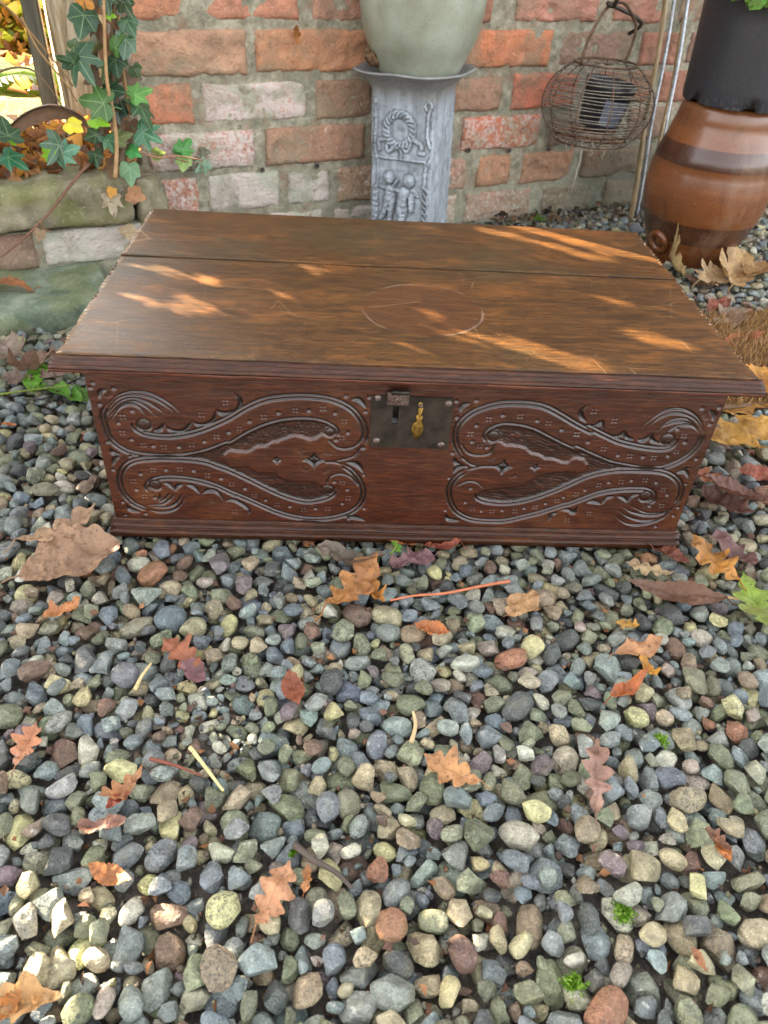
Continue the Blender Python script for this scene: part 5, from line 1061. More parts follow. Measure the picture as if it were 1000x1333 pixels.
# leaf litter in the bed and in the garden
def litter(name, n, f, size, seed, z, cols=None):
    r = np.random.default_rng(seed); xy = f(r, n); P = np.concatenate([xy, z(xy)[:, None] + r.uniform(.0, .028, (n, 1))], 1)
    V, F, cl = leaf_cloud(P, size, cols or [lin(124, 82, 48), lin(150, 104, 64), lin(96, 66, 44), lin(176, 128, 84), lin(140, 88, 40), lin(188, 132, 52)], seed, .5); o = obj(name, mesh_np(name, V, F, M_LITTER, False, col=cl)); tag(o, kind='stuff'); return o
def bedxy(r, n):
    s = r.uniform(-1.6, -.50, n); d = r.uniform(.045, .34, n); b = np.array([0, A2]); return b + s[:, None] / WT[0] * WT[:2] * WT[0] + (-WN[:2]) * d[:, None]
litter('leaf_litter', 1500, bedxy, .036, 9, lambda q: np.full(len(q), .204) + .024 * np.exp(-(((q[:, 1] - WB * q[:, 0] - A2) * WT[0] - .3) / .12) ** 2))
litter('fallen_leaf_cover', 1500, lambda r, n: np.stack([r.uniform(-2.6, -.75, n), r.uniform(1.5, 2.7, n)], 1), .045, 10, lambda q: np.full(len(q), .197))
p = on_wall(62, 153, 1.06); bk = tag(empty('bark_strip', tuple(p)), 'long curved strip of brown bark lying over the leaf litter of the bed', 'bark')
P = smooth_curve([on_wall(u, v, 1.06) - p for u, v in ((16, 170), (32, 157), (52, 148), (75, 145), (95, 150), (112, 160))], 5); V = []; 
for k, c in enumerate(P):
    for j, f in enumerate((-1, -.5, 0, .5, 1)): V.append(c + np.array([0, f * .012, .010 * (1 - f * f) - f * .012]) * (1 - .5 * abs(k / len(P) - .5)))
V = np.array(V); V = np.vstack([V, V - [0, -.002, .004]]); n_ = len(P) * 5; F = [list(map(int, f)) for f in grid_faces(5, len(P))] + [[int(i) + n_ for i in f[::-1]] for f in grid_faces(5, len(P))]
obj('bark_sheet', mesh_np('bark_sheet', V, F, M_TWIG, True), bk, (*lin(120, 94, 74), 0))
q = on_z(8, 138, .215); ed = tag(empty('mossy_edging', (-1.25, 1.50, .19), .18), 'sunlit mossy edging stone of the garden behind the ivy bed', 'edging')
V, F = chunk(1.1, .10, .06, 44, .006, (40, 6, 5), .02); V, F = weld(V, F); o = obj('edging_stone', mesh_np('edging_stone', V, F, M_MOSS, True), ed); o.location = (-.7, 0, -.01)

# ------------------------------------------------------------------ gravel: stones dropped one by one onto a height map until the bed is full
def ico(level):
    t = (1 + 5 ** .5) / 2; V = [(-1, t, 0), (1, t, 0), (-1, -t, 0), (1, -t, 0), (0, -1, t), (0, 1, t), (0, -1, -t), (0, 1, -t), (t, 0, -1), (t, 0, 1), (-t, 0, -1), (-t, 0, 1)]
    V = [np.array(v) / np.linalg.norm(v) for v in V]
    F = [(0, 11, 5), (0, 5, 1), (0, 1, 7), (0, 7, 10), (0, 10, 11), (1, 5, 9), (5, 11, 4), (11, 10, 2), (10, 7, 6), (7, 1, 8), (3, 9, 4), (3, 4, 2), (3, 2, 6), (3, 6, 8), (3, 8, 9), (4, 9, 5), (2, 4, 11), (6, 2, 10), (8, 6, 7), (9, 8, 1)]
    for _ in range(level):
        mid = {}; G = []
        def m(a, b):
            k = (min(a, b), max(a, b))
            if k not in mid: v = V[a] + V[b]; V.append(v / np.linalg.norm(v)); mid[k] = len(V) - 1
            return mid[k]
        for a, b, c in F: ab, bc, ca = m(a, b), m(b, c), m(c, a); G += [(a, ab, ca), (b, bc, ab), (c, ca, bc), (ab, bc, ca)]
        F = G
    return np.array(V), np.array(F)
ICO = [ico(k) for k in (1, 2, 3)]
def stone_shape(k):
    r = np.random.default_rng(500 + k); ang = k % 5 != 2; el = r.uniform(.62, .92); fl = r.uniform(.42, .68); ax = np.array([1, el, fl]) * .5
    pl = r.normal(0, 1, (r.integers(8, 15) if ang else r.integers(0, 4), 3)); pl /= np.linalg.norm(pl, axis=1)[:, None] + 1e-9; cut = r.uniform(.50, .80, len(pl)) if ang else r.uniform(.72, .92, len(pl))
    o = r.uniform(0, 50, 3); e = r.uniform(2.0, 2.6)
    out = []
    for D, F in ICO:
        d = D / (np.abs(D) ** e).sum(1)[:, None] ** (1 / e); v = d * ax * (1 + .13 * fbm(D * 1.1 + o, 3, 2)[:, None]) 
        for n_, c in zip(pl, cut):
            s = np.linalg.norm(n_ * ax); h = v @ n_ - c * s; v = v - n_ * (np.maximum(0, h) * .97)[:, None]
        v = v * (1 + (.035 if ang else .018) * fbm(D * 3.4 + o, 7, 2)[:, None]); out.append((v, F))
    return out
SH = [stone_shape(k) for k in range(46)]
SM = [mesh_np('stone', s[2][0], s[2][1], MS_OBJ, True) for s in SH]
for k_, m_ in enumerate(SM):
    if k_ % 5 != 2: m_.set_sharp_from_angle(angle=math.radians(27))
CELL = .0025; GX0, GY0 = -1.35, -1.0; NX, NY = int(3.1 / CELL), int(2.85 / CELL)
cx_ = GX0 + (np.arange(NX) + .5) * CELL; cy_ = GY0 + (np.arange(NY) + .5) * CELL; CX, CY = np.meshgrid(cx_, cy_)
P3 = np.stack([CX, CY, 0 * CX], -1)
HM = -.008 + .006 * fbm(P3 * 9, 3) + .003 * fbm(P3 * 40, 4)
capn = vnoise(P3 * 5.2, 90) * .6 + vnoise(P3 * 11, 91) * .4
CAP = .021 + .005 * vnoise(P3 * 7, 92) - .018 * np.clip((capn - .55) / .16, 0, 1)
dirs = P3 - CP; zc = dirs @ CF; U_ = 500 + CF_PX * (dirs @ CR) / zc; V_ = 666.5 - CF_PX * (dirs @ CU) / zc
OK = (zc > .2) & (U_ > -420) & (U_ < 1450) & (V_ < 1620) & (V_ > 150)
wd_ = (CY - WA - WB * CX) * WT[0]; bd_ = (CY - (A2 - .17) - WB * CX) * WT[0]
OK &= (wd_ < -.004) & ~((CX < -.40) & (bd_ > -.004)) & ~((np.hypot(CX - BX, CY - BY) < .095)) & ~((np.abs((CX - PCX) * math.cos(PR) + (CY - PCY) * math.sin(PR)) < .072) & (np.abs(-(CX - PCX) * math.sin(PR) + (CY - PCY) * math.cos(PR)) < .072))
inside = (np.abs(CX) < .362) & (CY > -.012) & (CY < .45); CAP = np.where((wd_ > -.10) & (CX > .2), CAP - .016, CAP); CAP = np.where(inside, .0145, CAP); CAP = np.where((np.abs(CX) < .40) & (CY > -.06) & (CY <= -.012), np.maximum(CAP, .019), CAP); OK &= ~((np.abs(CX) < .30) & (CY > .05) & (CY < .40))
inmat = ((CX - .505) * .978 + (CY - .325) * .208 > 0) & (-(CX - .505) * .208 + (CY - .325) * .978 > 0) & (-(CX - .505) * .208 + (CY - .325) * .978 < .34); CAP = np.where(inmat, .006, CAP)
PAL = [((112, 118, 116), 15), ((126, 130, 122), 16), ((120, 122, 98), 15), ((104, 106, 82), 8), ((152, 140, 112), 14), ((130, 114, 92), 6), ((166, 162, 144), 6), ((106, 114, 118), 8), ((146, 134, 120), 3), ((140, 98, 72), 1.6), ((80, 82, 80), 8), ((108, 84, 70), 4), ((122, 132, 128), 6), ((172, 164, 120), 3), ((110, 98, 98), 2)]
pw = np.array([p[1] for p in PAL], float); pw /= pw.sum()
rs = np.random.default_rng(2024); okf = np.flatnonzero(OK.ravel()); ST = []; fails = 0; WID = np.full((NY, NX), -1, np.int32)
def rotm(yaw, ax_, an):
    return np.array(Matrix.Rotation(an, 3, Vector((math.cos(ax_), math.sin(ax_), 0))) @ Matrix.Rotation(yaw, 3, 'Z'))
N_TRY = 42000; gap = None
for it in range(N_TRY):
    ph = it / N_TRY
    s = float(np.clip(rs.lognormal(math.log(.0262 if ph < .6 else .0200), .22), .0125, .037)) if ph < .78 else rs.uniform(.010, .019)
    k = int(rs.integers(0, len(SH))); R3 = rotm(rs.uniform(0, 6.283), rs.uniform(0, 6.283), rs.normal(0, .34)) 
    v = SH[k][2][0] @ R3.T * s; fx = np.floor(v[:, 0] / CELL).astype(int); fy = np.floor(v[:, 1] / CELL).astype(int)
    mx, my = fx.min(), fy.min(); w_, h_ = fx.max() - mx + 1, fy.max() - my + 1
    lo = np.full((h_, w_), 9.0); hi = np.full((h_, w_), -9.0); np.minimum.at(lo, (fy - my, fx - mx), v[:, 2]); np.maximum.at(hi, (fy - my, fx - mx), v[:, 2])
    msk = hi > -8; best = None
    if ph > .70 and it % 400 == 0 or gap is None: gap = np.flatnonzero((OK & (HM < .004)).ravel())
    pool = gap if ph > .70 and len(gap) else okf
    for c in pool[rs.integers(0, len(pool), 9 if ph > .3 else 5)]:
        iy, ix = divmod(int(c), NX); iy += my; ix += mx
        if iy < 0 or ix < 0 or iy + h_ > NY or ix + w_ > NX: continue
        sub = HM[iy:iy + h_, ix:ix + w_]; z = np.sort((sub - lo)[msk])[-max(2, int(msk.sum() * (.16 if ph < .7 else .42)))]
        if best is None or z < best[0]: best = (z, iy, ix, -my + iy, -mx + ix)
    if best is None: continue
    z, iy, ix, oy, ox = best; top = (hi + z)[msk].max()
    if top > (CAP[iy:iy + h_, ix:ix + w_][msk]).min() + .0035 + .004 * rs.random() or not OK[iy:iy + h_, ix:ix + w_][msk].all(): fails += 1; continue
    sub = HM[iy:iy + h_, ix:ix + w_]; sw = WID[iy:iy + h_, ix:ix + w_]; up = msk & (hi + z > sub); sub[up] = (hi + z)[up]; sw[up] = len(ST)
    c = np.array(lin(*PAL[rs.choice(len(PAL), p=pw)][0])) * rs.uniform(.74, 1.14) * (1 + rs.normal(0, .03, 3)) * np.array([1.0, 1.0, .98])
    ST.append((k, s, R3, np.array([GX0 + ox * CELL, GY0 + oy * CELL, z]), np.clip(c, .01, .8), rs.random(), int(msk.sum())))
print('stones', len(ST), 'fails', fails)
vis = np.bincount(WID[WID >= 0], minlength=len(ST)); loc = np.array([s[3] for s in ST]); size = np.array([s[1] for s in ST]); dz = (loc - CP) @ CF
u_ = 500 + CF_PX * ((loc - CP) @ CR) / dz; v_ = 666.5 - CF_PX * ((loc - CP) @ CU) / dz
hid = (np.abs(loc[:, 0]) < .40) & (loc[:, 1] > .0) & (loc[:, 1] < .9) & (u_ > 60) & (u_ < 940)
area = vis * CELL ** 2 * (CF_PX / dz) ** 2 * ((u_ > -5) & (u_ < 1005) & (v_ < 1340)) * ~hid
order = np.argsort(-area); single = set(order[:298].tolist())
for i in order[:298]:
    k, s, R3, p, c, ty, _ = ST[i]; o = obj('stone', SM[k], ground, (*c, ty)); Mx = np.eye(4); Mx[:3, :3] = R3 * s; Mx[:3, 3] = p; o.matrix_basis = Matrix(Mx.tolist())
VV, FF, CC = [], [], []; b = 0
for i, (k, s, R3, p, c, ty, n_) in enumerate(ST):
    if i in single: continue
    if vis[i] < .03 * n_: continue
    px_ = s / dz[i] * CF_PX * (vis[i] / n_) ** .5; lv_ = 0 if not (-20 < u_[i] < 1020 and v_[i] < 1350) else 2 if px_ > 36 else 1 if px_ > 17 else 0
    v, f = SH[k][lv_]; VV.append(v @ R3.T * s + p); FF.append(f + b); b += len(v); CC.append(np.tile([*c, ty], (len(v), 1)))
gm = mesh_np('gravel', np.vstack(VV), np.vstack(FF), MS_ATTR, True, col=np.vstack(CC)); gm.set_sharp_from_angle(angle=math.radians(34)); tag(obj('gravel', gm, ground), kind='stuff')
gr_ = np.random.default_rng(31); cand = np.flatnonzero((OK & (HM < .008)).ravel()); cand = cand[gr_.integers(0, len(cand), 11000)]; g0v, g0f = ICO[0]; g0v = g0v[:12]; g0f = ico(0)[1]
gp = np.stack([cx_[cand % NX], cy_[cand // NX], HM.ravel()[cand] + .0006], 1); gs = gr_.uniform(.0012, .0036, (len(cand), 1, 1)) * gr_.uniform(.6, 1.2, (len(cand), 1, 3)); gv = ico(0)[0][None] * gs * (1 + .25 * gr_.normal(0, 1, (len(cand), 12, 1))) + gp[:, None]
gc = np.array([lin(*PAL[k][0]) for k in gr_.integers(0, len(PAL), len(cand))]) * gr_.uniform(.35, .95, (len(cand), 1)); gc = np.concatenate([gc, np.zeros((len(cand), 1))], 1)
tag(obj('grit', mesh_np('grit', gv.reshape(-1, 3), (g0f[None] + 12 * np.arange(len(cand))[:, None, None]).reshape(-1, 3), MS_ATTR, False, col=np.repeat(gc, 12, 0)), ground), kind='stuff')
def top_z(x, y, r=.012, q=80):
    i, j = int((x - GX0) / CELL), int((y - GY0) / CELL); n_ = max(1, int(r / CELL)); w_ = HM[max(0, j - n_):j + n_ + 1, max(0, i - n_):i + n_ + 1]
    return float(np.percentile(w_, q)) if w_.size else .015

# ------------------------------------------------------------------ fallen leaves and twigs, each one a thing
GRP = 'autumn leaves fallen around the chest'
def fallen(kind, base, tip, wr, c, label, curl=.5, bend=.3, roll=0.0, lift=0.0, name=None, zb=None, mat=None, stalk=True, seed=None, lat=0.0):
    pa, pb = on_z(*base, .02), on_z(*tip, .02); za = zb if zb is not None else top_z(pa[0], pa[1], .014, 92); zt_ = zb if zb is not None else top_z(pb[0], pb[1], .014, 92); zm = 0 if zb is not None else max(0, top_z(*((pa + pb) / 2)[:2], .016, 92) - (za + zt_) / 2)
    pa = on_z(*base, za + .002 + lift + zm); pb = on_z(*tip, zt_ + .003 + lift + zm); d = pb - pa; L = np.linalg.norm(d)
    V, F, UV = strip_leaf(kind, L, seed or int(base[0] * 3 + tip[1]), curl, bend, wr, stalk); sd = np.cross([0, 0, 1.], d / L); sd /= np.linalg.norm(sd); nrm = np.array([0, 0, 1.]) * math.cos(roll) + sd * math.sin(roll)
    zoff = -.3 * min(0, V[:, 2].min()); nm = name or {'oak': 'oak_leaf', 'scallop': 'fallen_leaf', 'torn': 'torn_leaf', 'plain': 'fallen_leaf'}[kind]
    o = obj(nm, mesh_np(nm, V, F, mat or M_DRYLEAF, True, uv=UV), None, (*c, 0)); o.matrix_basis = orient(pa + np.array([0, 0, zoff]), d, nrm); tag(o, label, 'leaf', GRP); return o
fallen('scallop', (25, 752), (158, 712), .9, lin(186, 146, 114), 'large pale brown leaf lying flat by the front left corner of the chest', .25, .1, .05, .006)
fallen('oak', (22, 712), (128, 670), .42, lin(196, 158, 122), 'pale tan oak leaf lying across the top of the large pale brown leaf', .3, .3, 0, .014)
fallen('torn', (58, 806), (108, 784), .7, lin(206, 132, 76), 'torn orange leaf scrap just below the large pale brown leaf', .5, .4)
fallen('oak', (262, 868), (212, 838), .7, lin(170, 96, 66), 'brown orange leaf among the pebbles left of centre, beside a purple one', .5, .3)
fallen('torn', (236, 866), (268, 888), .8, lin(128, 84, 96), 'purple grey leaf scrap tucked under a brown orange leaf left of centre', .4, .3)
fallen('oak', (424, 798), (492, 742), .5, lin(206, 138, 72), 'blotched orange oak leaf on the pebbles in front of the chest', .6, .5, .1)
fallen('torn', (478, 756), (500, 790), .5, lin(208, 136, 50), 'bright orange curled leaf scrap next to the blotched orange oak leaf', .9, .6)
fallen('torn', (412, 722), (500, 738), .5, lin(112, 104, 92), 'grey weathered leaf crumpled under the front edge of the chest', 1.2, .5)
fallen('torn', (566, 722), (506, 738), .6, lin(140, 100, 110), 'mauve leaf lying in front of the chest near the green sprout', .3, .2)
fallen('plain', (600, 712), (545, 706), .5, lin(170, 74, 52), 'small red leaf under the front plinth right of the green sprout', .3, .2)
fallen('plain', (500, 704), (548, 708), .45, lin(206, 122, 62), 'orange leaf poking out from under the middle of the plinth', .3, .2)
fallen('plain', (540, 816), (586, 826), .45, lin(196, 112, 52), 'small rusty orange leaf on pebbles below the red twig', .6, .4)
fallen('torn', (662, 800), (698, 776), .9, lin(206, 158, 108), 'small tan leaf scrap right of the red twig', .4, .2)
fallen('oak', (628, 1022), (552, 988), .55, lin(212, 152, 96), 'light orange oak leaf on the gravel right of centre', .7, .3, .1)
fallen('oak', (776, 1060), (774, 972), .42, lin(178, 138, 122), 'pinkish tan oak leaf lying lengthwise between stones on the right', .6, .3)
fallen('torn', (800, 852), (856, 842), .5, lin(206, 148, 100), 'pale orange leaf on the right half of the gravel above a rust coloured one', .6, .4)
fallen('torn', (836, 858), (852, 886), .7, lin(218, 152, 44), 'small golden leaf at the edge of the pale orange leaf on the right', .7, .3)
fallen('plain', (792, 914), (838, 884), .32, lin(196, 102, 42), 'narrow rust coloured leaf leaning on a stone on the right', .9, .5)
fallen('oak', (334, 1212), (378, 1124), .56, lin(218, 156, 112), 'pale orange oak leaf in the lower left part of the gravel', .4, .2)
fallen('torn', (396, 1162), (402, 1128), .45, lin(190, 122, 66), 'tiny brown leaf scrap right of the pale orange oak leaf', .6, .2)
fallen('oak', (190, 1008), (132, 1050), .5, lin(188, 130, 84), 'curled tan brown leaf in the left gravel above a red scrap', 1.0, .5)
fallen('plain', (170, 1030), (136, 1054), .45, lin(178, 74, 44), 'small red brown leaf scrap below the curled tan brown leaf', .6, .3)
fallen('torn', (104, 1078), (168, 1070), .5, lin(140, 96, 82), 'dark mauve brown leaf pieces in the left gravel', .7, .4)
fallen('plain', (116, 1130), (172, 1150), .44, lin(180, 112, 58), 'orange brown leaf lying over a long pebble at the lower left', .5, .3)
fallen('oak', (20, 1000), (48, 944), .55, lin(212, 142, 100), 'peach coloured leaf at the left edge of the gravel', .5, .3)
fallen('torn', (-10, 1310), (82, 1300), .7, lin(206, 160, 104), 'sunlit tan leaf in the bottom left corner', .5, .2)
fallen('torn', (30, 1290), (-6, 1332), .6, lin(218, 140, 60), 'orange leaf in the bottom left corner over the tan one', .5, .2)
fallen('plain', (376, 878), (389, 924), .5, lin(150, 70, 40), 'small curled red brown leaf lying left of centre', .6, .3)
fallen('torn', (918, 1082), (952, 1110), .6, lin(122, 78, 58), 'dark brown leaf on the right gravel beside an orange tip', .7, .4)
fallen('plain', (932, 1092), (950, 1126), .5, lin(206, 122, 50), 'small orange leaf at the end of the dark brown leaf on the right', .6, .4)
fallen('plain', (900, 1232), (920, 1268), .36, lin(176, 116, 76), 'narrow curled light brown leaf at the lower right', 1.0, .6)
fallen('oak', (1012, 550), (918, 580), .58, lin(222, 164, 60), 'big golden oak leaf beside the right end of the chest', .3, .2, .05, .012)
fallen('torn', (925, 540), (1000, 520), .5, lin(212, 150, 56), 'golden leaf half hidden above the big golden oak leaf', .4, .2)
fallen('plain', (912, 628), (1010, 660), .44, lin(112, 66, 60), 'long dark maroon leaf right of the chest', .5, .3, .2, .012)
fallen('plain', (960, 612), (1012, 628), .5, lin(156, 74, 56), 'red brown leaf at the right edge above the long maroon leaf', .5, .3, -.2, .012)
fallen('plain', (912, 640), (978, 678), .5, lin(104, 64, 62), 'dull maroon leaf lying under the long dark maroon leaf', .4, .3, 0, .004)
fallen('torn', (908, 616), (938, 636), .8, lin(190, 112, 74), 'orange brown leaf tucked against the right edge of the chest', .5, .3)
fallen('oak', (962, 760), (898, 706), .62, lin(216, 146, 56), 'golden brown oak leaf near the lower right corner of the chest', .35, .2, 0, .008)
fallen('torn', (930, 700), (980, 742), .7, lin(112, 74, 78), 'purple brown leaf behind the golden brown oak leaf', .5, .3)
fallen('plain', (942, 784), (812, 766), .26, lin(104, 66, 48), 'long folded dark brown leaf in front of the right corner of the chest', 1.3, .4, .3, .008)
fallen('plain', (836, 704), (898, 738), .42, lin(132, 58, 46), 'dark red leaf under the right corner of the plinth', .4, .2)
fallen('oak', (876, 752), (812, 738), .4, lin(200, 172, 128), 'cream oak leaf in front of the right end of the plinth', .4, .2)
fallen('oak', (964, 752), (1012, 830), .6, lin(140, 176, 54), 'half green half brown leaf at the right edge of the picture', .3, .2, 0, .006)
fallen('oak', (800, 812), (832, 818), .6, lin(196, 144, 50), 'small yellow leaf scrap on the right in front of the long folded leaf', .5, .3)
fallen('oak', (886, 352), (868, 336), .9, lin(206, 176, 120), 'cream leaf standing against the foot of the brown cask', .4, .3, -.9, .012)
fallen('oak', (905, 372), (940, 354), .6, lin(206, 172, 124), 'pale tan leaf in front of the brown cask', .5, .3, -.3, .006)
fallen('torn', (890, 362), (930, 378), .4, lin(122, 92, 74), 'dark folded leaf between the pale leaves in front of the cask', .9, .3)
fallen('torn', (950, 376), (962, 340), .6, lin(206, 164, 104), 'tan leaf to the right of the foot of the cask', .5, .3, -.4, .006)
fallen('torn', (972, 362), (990, 350), .8, lin(212, 164, 106), 'small pale orange leaf far right by the wall foot', .5, .3)
fallen('plain', (922, 404), (950, 394), .6, lin(146, 66, 46), 'dark red leaf on stones between the mat and the cask', .5, .3)
fallen('torn', (938, 432), (958, 408), .8, lin(172, 152, 130), 'grey tan leaf at the right edge of the lid, beyond it', .5, .3, 0, .006)
fallen('plain', (940, 450), (988, 440), .34, lin(188, 94, 36), 'rust orange leaf lying at the back edge of the mat', .4, .3, -.4, .008)
fallen('plain', (975, 512), (1008, 486), .7, lin(232, 158, 42), 'added yellow orange leaf in place of the sunlit corner of the coir mat', .3, .2, 0, .022)  # added leaf, its bright colour stands in for sun on the coir
fallen('torn', (76, 470), (12, 490), .6, lin(150, 118, 98), 'curled dry brown leaf rolled up at the left front corner of the lid', 2.6, .6, .2, .012)
fallen('torn', (2, 446), (28, 470), .8, lin(164, 146, 132), 'pale grey brown leaf against the stone step at the left edge', .6, .3, -.3)
fallen('torn', (0, 490), (48, 498), .7, lin(140, 118, 106), 'flat grey brown leaf on the gravel below the rolled leaf', .5, .3)
fallen('torn', (84, 484), (52, 498), .7, lin(150, 126, 116), 'mauve brown leaf lying across the green weed', .6, .3, 0, .012)
fallen('plain', (2, 552), (22, 556), .4, lin(206, 112, 52), 'small orange leaf at the left edge below the green weed', .5, .3)
fallen('scallop', (44, 375), (-22, 370), .36, lin(176, 110, 66), 'glossy brown leaf lying on the mossy stone step', .6, -.3, 0, .0, zb=.062)
def on_plane_leaf(kind, uv, a, sz, rot, c, label, k=0):
    p = on_wall(*uv, a); d = (p - CP) @ CF; L = sz / CF_PX * d; V, F, UV = lobed_leaf(k, L, int(uv[0]), .8); o = obj('dry_leaf', mesh_np('dry_leaf', V, F, M_DRYLEAF, True, uv=UV), None, (*c, 0))
    xd = CR * math.cos(math.radians(rot)) + CU * math.sin(math.radians(rot)); view = CP - p; o.matrix_basis = orient(p, xd, view / np.linalg.norm(view) + np.array([.1, -.1, .2])); tag(o, label, 'leaf', GRP)
on_plane_leaf(0, (145, 258), .965, 24, -80, lin(186, 172, 142), 'cream dead ivy leaf hanging in front of the sandstone coping')
on_plane_leaf(0, (171, 252), .965, 22, -20, lin(196, 138, 92), 'orange dead ivy leaf on the coping beside the wall corner', 1)
on_plane_leaf(0, (165, 298), .985, 20, -60, lin(200, 178, 140), 'pale dead ivy leaf on the small brick below the coping', 1)
on_plane_leaf(0, (52, 302), .95, 14, -100, lin(160, 130, 96), 'tiny dead leaf hanging from the bramble stem', 1)
on_plane_leaf(0, (146, 247), .965, 12, -100, lin(226, 160, 40), 'tiny yellow leaf above the cream dead ivy leaf', 1)
p = on_wall(385, 42, WA - .012); o = None
V, F, UV = strip_leaf('torn', .034, 9, .9, .5, .5); o = obj('dry_leaf', mesh_np('dry_leaf', V, F, M_DRYLEAF, True, uv=UV), None, (*lin(176, 112, 50), 0)); o.matrix_basis = orient(p + np.array([0, -.008, .014]), (0.1, 0, -1), (WN[0], WN[1], .1)); tag(o, 'brown orange dead leaf stuck to the brick wall above the chest', 'leaf', GRP)

def lying(name, pts, r, c, label, cat, lift=.004):
    P = []
    for u, v in pts: q = on_z(u, v, .02); q = on_z(u, v, top_z(q[0], q[1], .006, 90) + r + lift); P.append(q)
    P = np.array(P); P[:, 2] = .5 * P[:, 2] + .5 * P[:, 2].mean(); P = smooth_curve(P, 5); o = tag(empty(name, tuple(P[0])), label, cat); MB().tube(P - P[0], np.linspace(r, r * .55, len(P)), 7).build('shaft', M_TWIG, o, True, color=c)
    return o
lying('twig', [(664, 755), (628, 765), (580, 772), (540, 777), (508, 779)], .0022, lin(176, 106, 74), 'thin red brown twig lying on the pebbles in front of the chest', 'twig')
lying('straw', [(248, 975), (268, 1000), (290, 1026)], .0022, lin(206, 190, 132), 'pale straw stalk on the gravel in the left half', 'straw')
lying('straw', [(176, 898), (184, 882), (197, 862)], .0022, lin(190, 168, 120), 'short dry stalk on the pebbles below the torn orange leaf', 'straw')
lying('twig', [(384, 1100), (410, 1118), (436, 1136), (458, 1156)], .0032, lin(76, 66, 58), 'dark rotten twig between stones in the lower middle', 'twig', -.002)
lying('twig', [(196, 988), (230, 996), (262, 1010)], .0020, lin(110, 64, 50), 'dark reddish twig beside the pale straw stalk', 'twig')
lying('twig', [(940, 632), (955, 646), (976, 668)], .0018, lin(70, 52, 46), 'thin dark twig across the maroon leaves right of the chest', 'twig', .012)
lying('twig', [(944, 778), (965, 780), (980, 784)], .0018, lin(196, 160, 110), 'short pale leaf stalk at the right edge near the green leaf', 'twig', .01)
lying('twig', [(536, 965), (541, 945), (538, 925)], .0024, lin(186, 158, 118), 'short tan stalk between pebbles in the middle of the gravel', 'twig')
lying('twig', [(30, 520), (60, 516), (90, 500), (112, 490)], .0016, lin(50, 46, 42), 'thin black twig under the green weed at the left', 'twig')

def weed(name, stems, leaves, label, z0=.01):
    q0 = on_z(*stems[0][0], .02); base = np.array([q0[0], q0[1], z0]); o = tag(empty(name, tuple(base)), label, 'weed')
    for pts in stems:
        P = smooth_curve([on_z(u, v, .024 + .006 * i) - base for i, (u, v) in enumerate(pts)], 5); MB().tube(P, np.linspace(.0018, .0011, len(P)), 6).build('stem', M_FRESH, o, True, color=lin(176, 204, 84))
    for i, (b_, t_, wr, c, h_) in enumerate(leaves):
        a_, e_ = on_z(*b_, .024 + h_) - base, on_z(*t_, .026 + h_) - base; d = e_ - a_; L = np.linalg.norm(d); V, F, UV = strip_leaf('plain', L, 700 + i + int(b_[0]), .4, -.2, wr, False)
        l = obj('leaf', mesh_np('leaf', V, F, M_FRESH, True, uv=UV), o, (*c, 0)); l.matrix_basis = orient(a_, d, (0, -.25, 1))
weed('green_weed', [[(-6, 514), (30, 509), (62, 505), (96, 501)]], [((42, 505), (48, 478), .55, lin(110, 190, 40), .004), ((48, 482), (70, 478), .6, lin(104, 184, 40), .01), ((40, 506), (62, 500), .5, lin(116, 190, 44), .002), ((66, 504), (92, 514), .62, lin(100, 182, 40), .004), ((90, 512), (106, 522), .6, lin(96, 176, 36), .002), ((96, 501), (112, 520), .4, lin(88, 160, 40), .0)], 'bright green weed with oval leaves beside the left end of the chest')
weed('green_sprout', [[(508, 722), (514, 714), (517, 708)]], [((516, 711), (511, 703), .7, lin(120, 206, 50), .006), ((516, 714), (524, 710), .8, lin(110, 196, 44), .006), ((514, 716), (522, 718), .7, lin(120, 200, 50), .004)], 'tiny green sprout growing against the middle of the plinth')
def moss_tuft(uv, label, r, seed):
    q = on_z(*uv, .02); q = on_z(*uv, top_z(q[0], q[1], .008, 60)); rg = np.random.default_rng(seed); o = tag(empty('moss_tuft', tuple(q)), label, 'moss'); P = rg.normal(0, r * .7, (220, 3)); P[:, 2] = np.abs(P[:, 2]) * .3
    V, F, cl = leaf_cloud(P, .0042, [lin(110, 146, 44), lin(86, 122, 36), lin(140, 168, 66)], seed); tag(obj('foliage', mesh_np('foliage', V, F, M_FOL, False, col=cl), o), kind='stuff')
moss_tuft((860, 964), 'bright moss tuft between pebbles on the right half of the gravel', .004, 1); moss_tuft((812, 1188), 'moss tuft between stones lower right, in line with the pinkish oak leaf', .005, 2); moss_tuft((746, 1282), 'moss tuft among stones near the bottom edge', .005, 3); moss_tuft((380, 1108), 'tiny green moss fleck near the dark rotten twig', .002, 4); moss_tuft((700, 285), 'moss at the foot of the brick wall behind the chest', .016, 5)
pl = empty('planter_leaves', (BX + .0, BY - .05, .62)); o = pl; bpy.data.objects.remove(pl)
blk_p = np.array([BX + .008, BY - .002, .348])
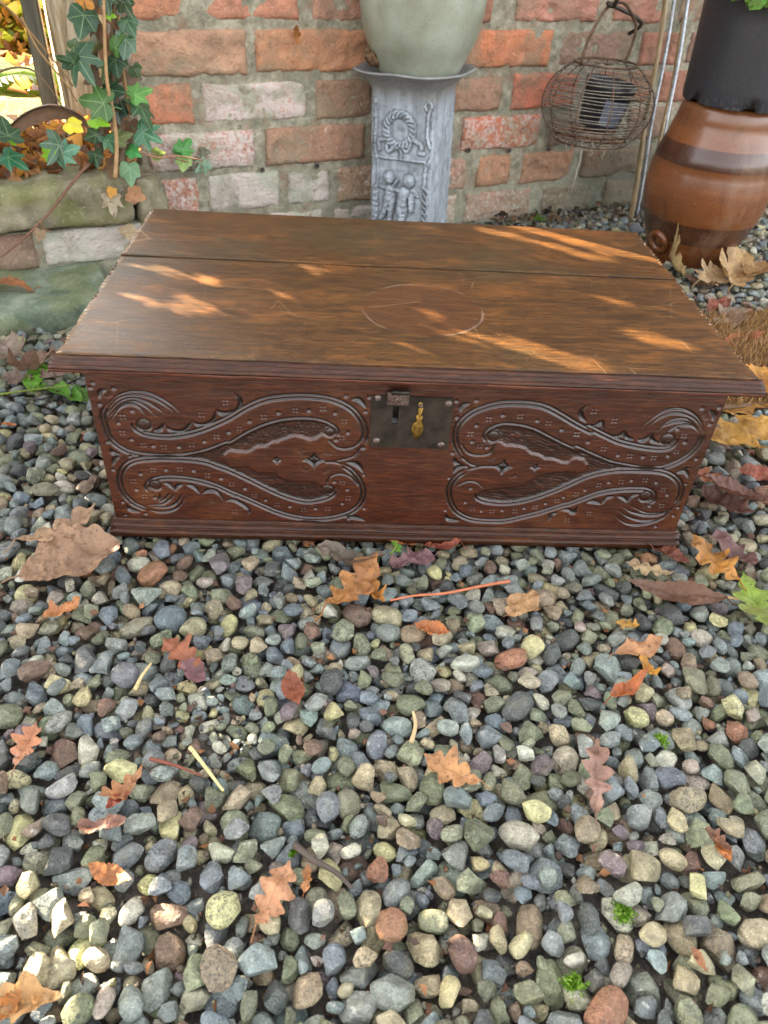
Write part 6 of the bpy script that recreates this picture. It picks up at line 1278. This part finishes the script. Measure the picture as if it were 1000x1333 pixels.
for i, (u, v, sz, rot, c) in enumerate(((968, -4, 46, -30, lin(96, 178, 50)), (985, 2, 40, -120, lin(110, 190, 60)), (1002, -6, 46, -80, lin(92, 168, 46)), (955, -16, 40, -100, lin(84, 156, 44)), (940, -30, 40, 160, lin(90, 160, 50)), (1020, -20, 46, -40, lin(96, 170, 50)))):
    q = on_y(u, v, BY - .125); d = (q - CP) @ CF; L = sz / CF_PX * d; V, F, UV = strip_leaf('scallop', L, 900 + i, .3, .4, .7); l = obj('leaf', mesh_np('leaf', V, F, M_FRESH, True, uv=UV), blk, (*c, 0))
    xd = CR * math.cos(math.radians(rot)) + CU * math.sin(math.radians(rot)); view = (CP - q) / np.linalg.norm(CP - q); l.matrix_basis = Matrix.Translation(-Vector(blk_p)) @ orient(q - xd * L * .5, xd, view + np.array([0, 0, 1.2]))
for k in range(5): MB().tube(smooth_curve([(0, 0, .25), (.03 * math.cos(k * 1.3), .03 * math.sin(k * 1.3) - .02, .33), (.06 * math.cos(k * 1.3), -.1 + .02 * k, .34)], 5), .0022, 6).build('stem', M_FRESH, blk, True, color=lin(110, 160, 60))
MB().lathe([(0, .262), (.125, .262)], 40).build('potting_soil', M_SOIL, blk)

def footxy(r, n):
    s = r.uniform(.30, 1.15, n); d = r.uniform(.01, .12, n); return np.array([0, WA]) + s[:, None] * WT[:2] + WN[:2] * d[:, None]
litter('wall_foot_debris', 200, footxy, .022, 12, lambda q: np.full(len(q), .004), [lin(60, 48, 38), lin(84, 66, 50), lin(50, 44, 38), lin(110, 82, 58)])

def crumbs(r, n):
    out = []
    while len(out) < n:
        u, v = r.uniform(0, 1000), r.uniform(690, 1330) if r.random() < .55 else r.uniform(340, 860)
        if v < 700: u = r.uniform(890, 1000) if r.random() < .7 else r.uniform(0, 110)
        q = on_z(u, v, .018)
        if not (0 < (q[0] - GX0) / CELL < NX and 0 < (q[1] - GY0) / CELL < NY) or HM[int((q[1] - GY0) / CELL), int((q[0] - GX0) / CELL)] > .009: continue
        if 0 < (q[0] - GX0) / CELL < NX and 0 < (q[1] - GY0) / CELL < NY and OK[int((q[1] - GY0) / CELL), int((q[0] - GX0) / CELL)] and not (abs(q[0]) < .37 and -.02 < q[1] < .46): out.append(q[:2])
    return np.array(out)
litter('leaf_crumbs', 420, crumbs, .009, 15, lambda q: np.array([HM[int((b - GY0) / CELL), int((a - GX0) / CELL)] - .012 for a, b in q]), [lin(84, 60, 44), lin(120, 82, 54), lin(64, 50, 40), lin(150, 104, 66), lin(98, 70, 56)])
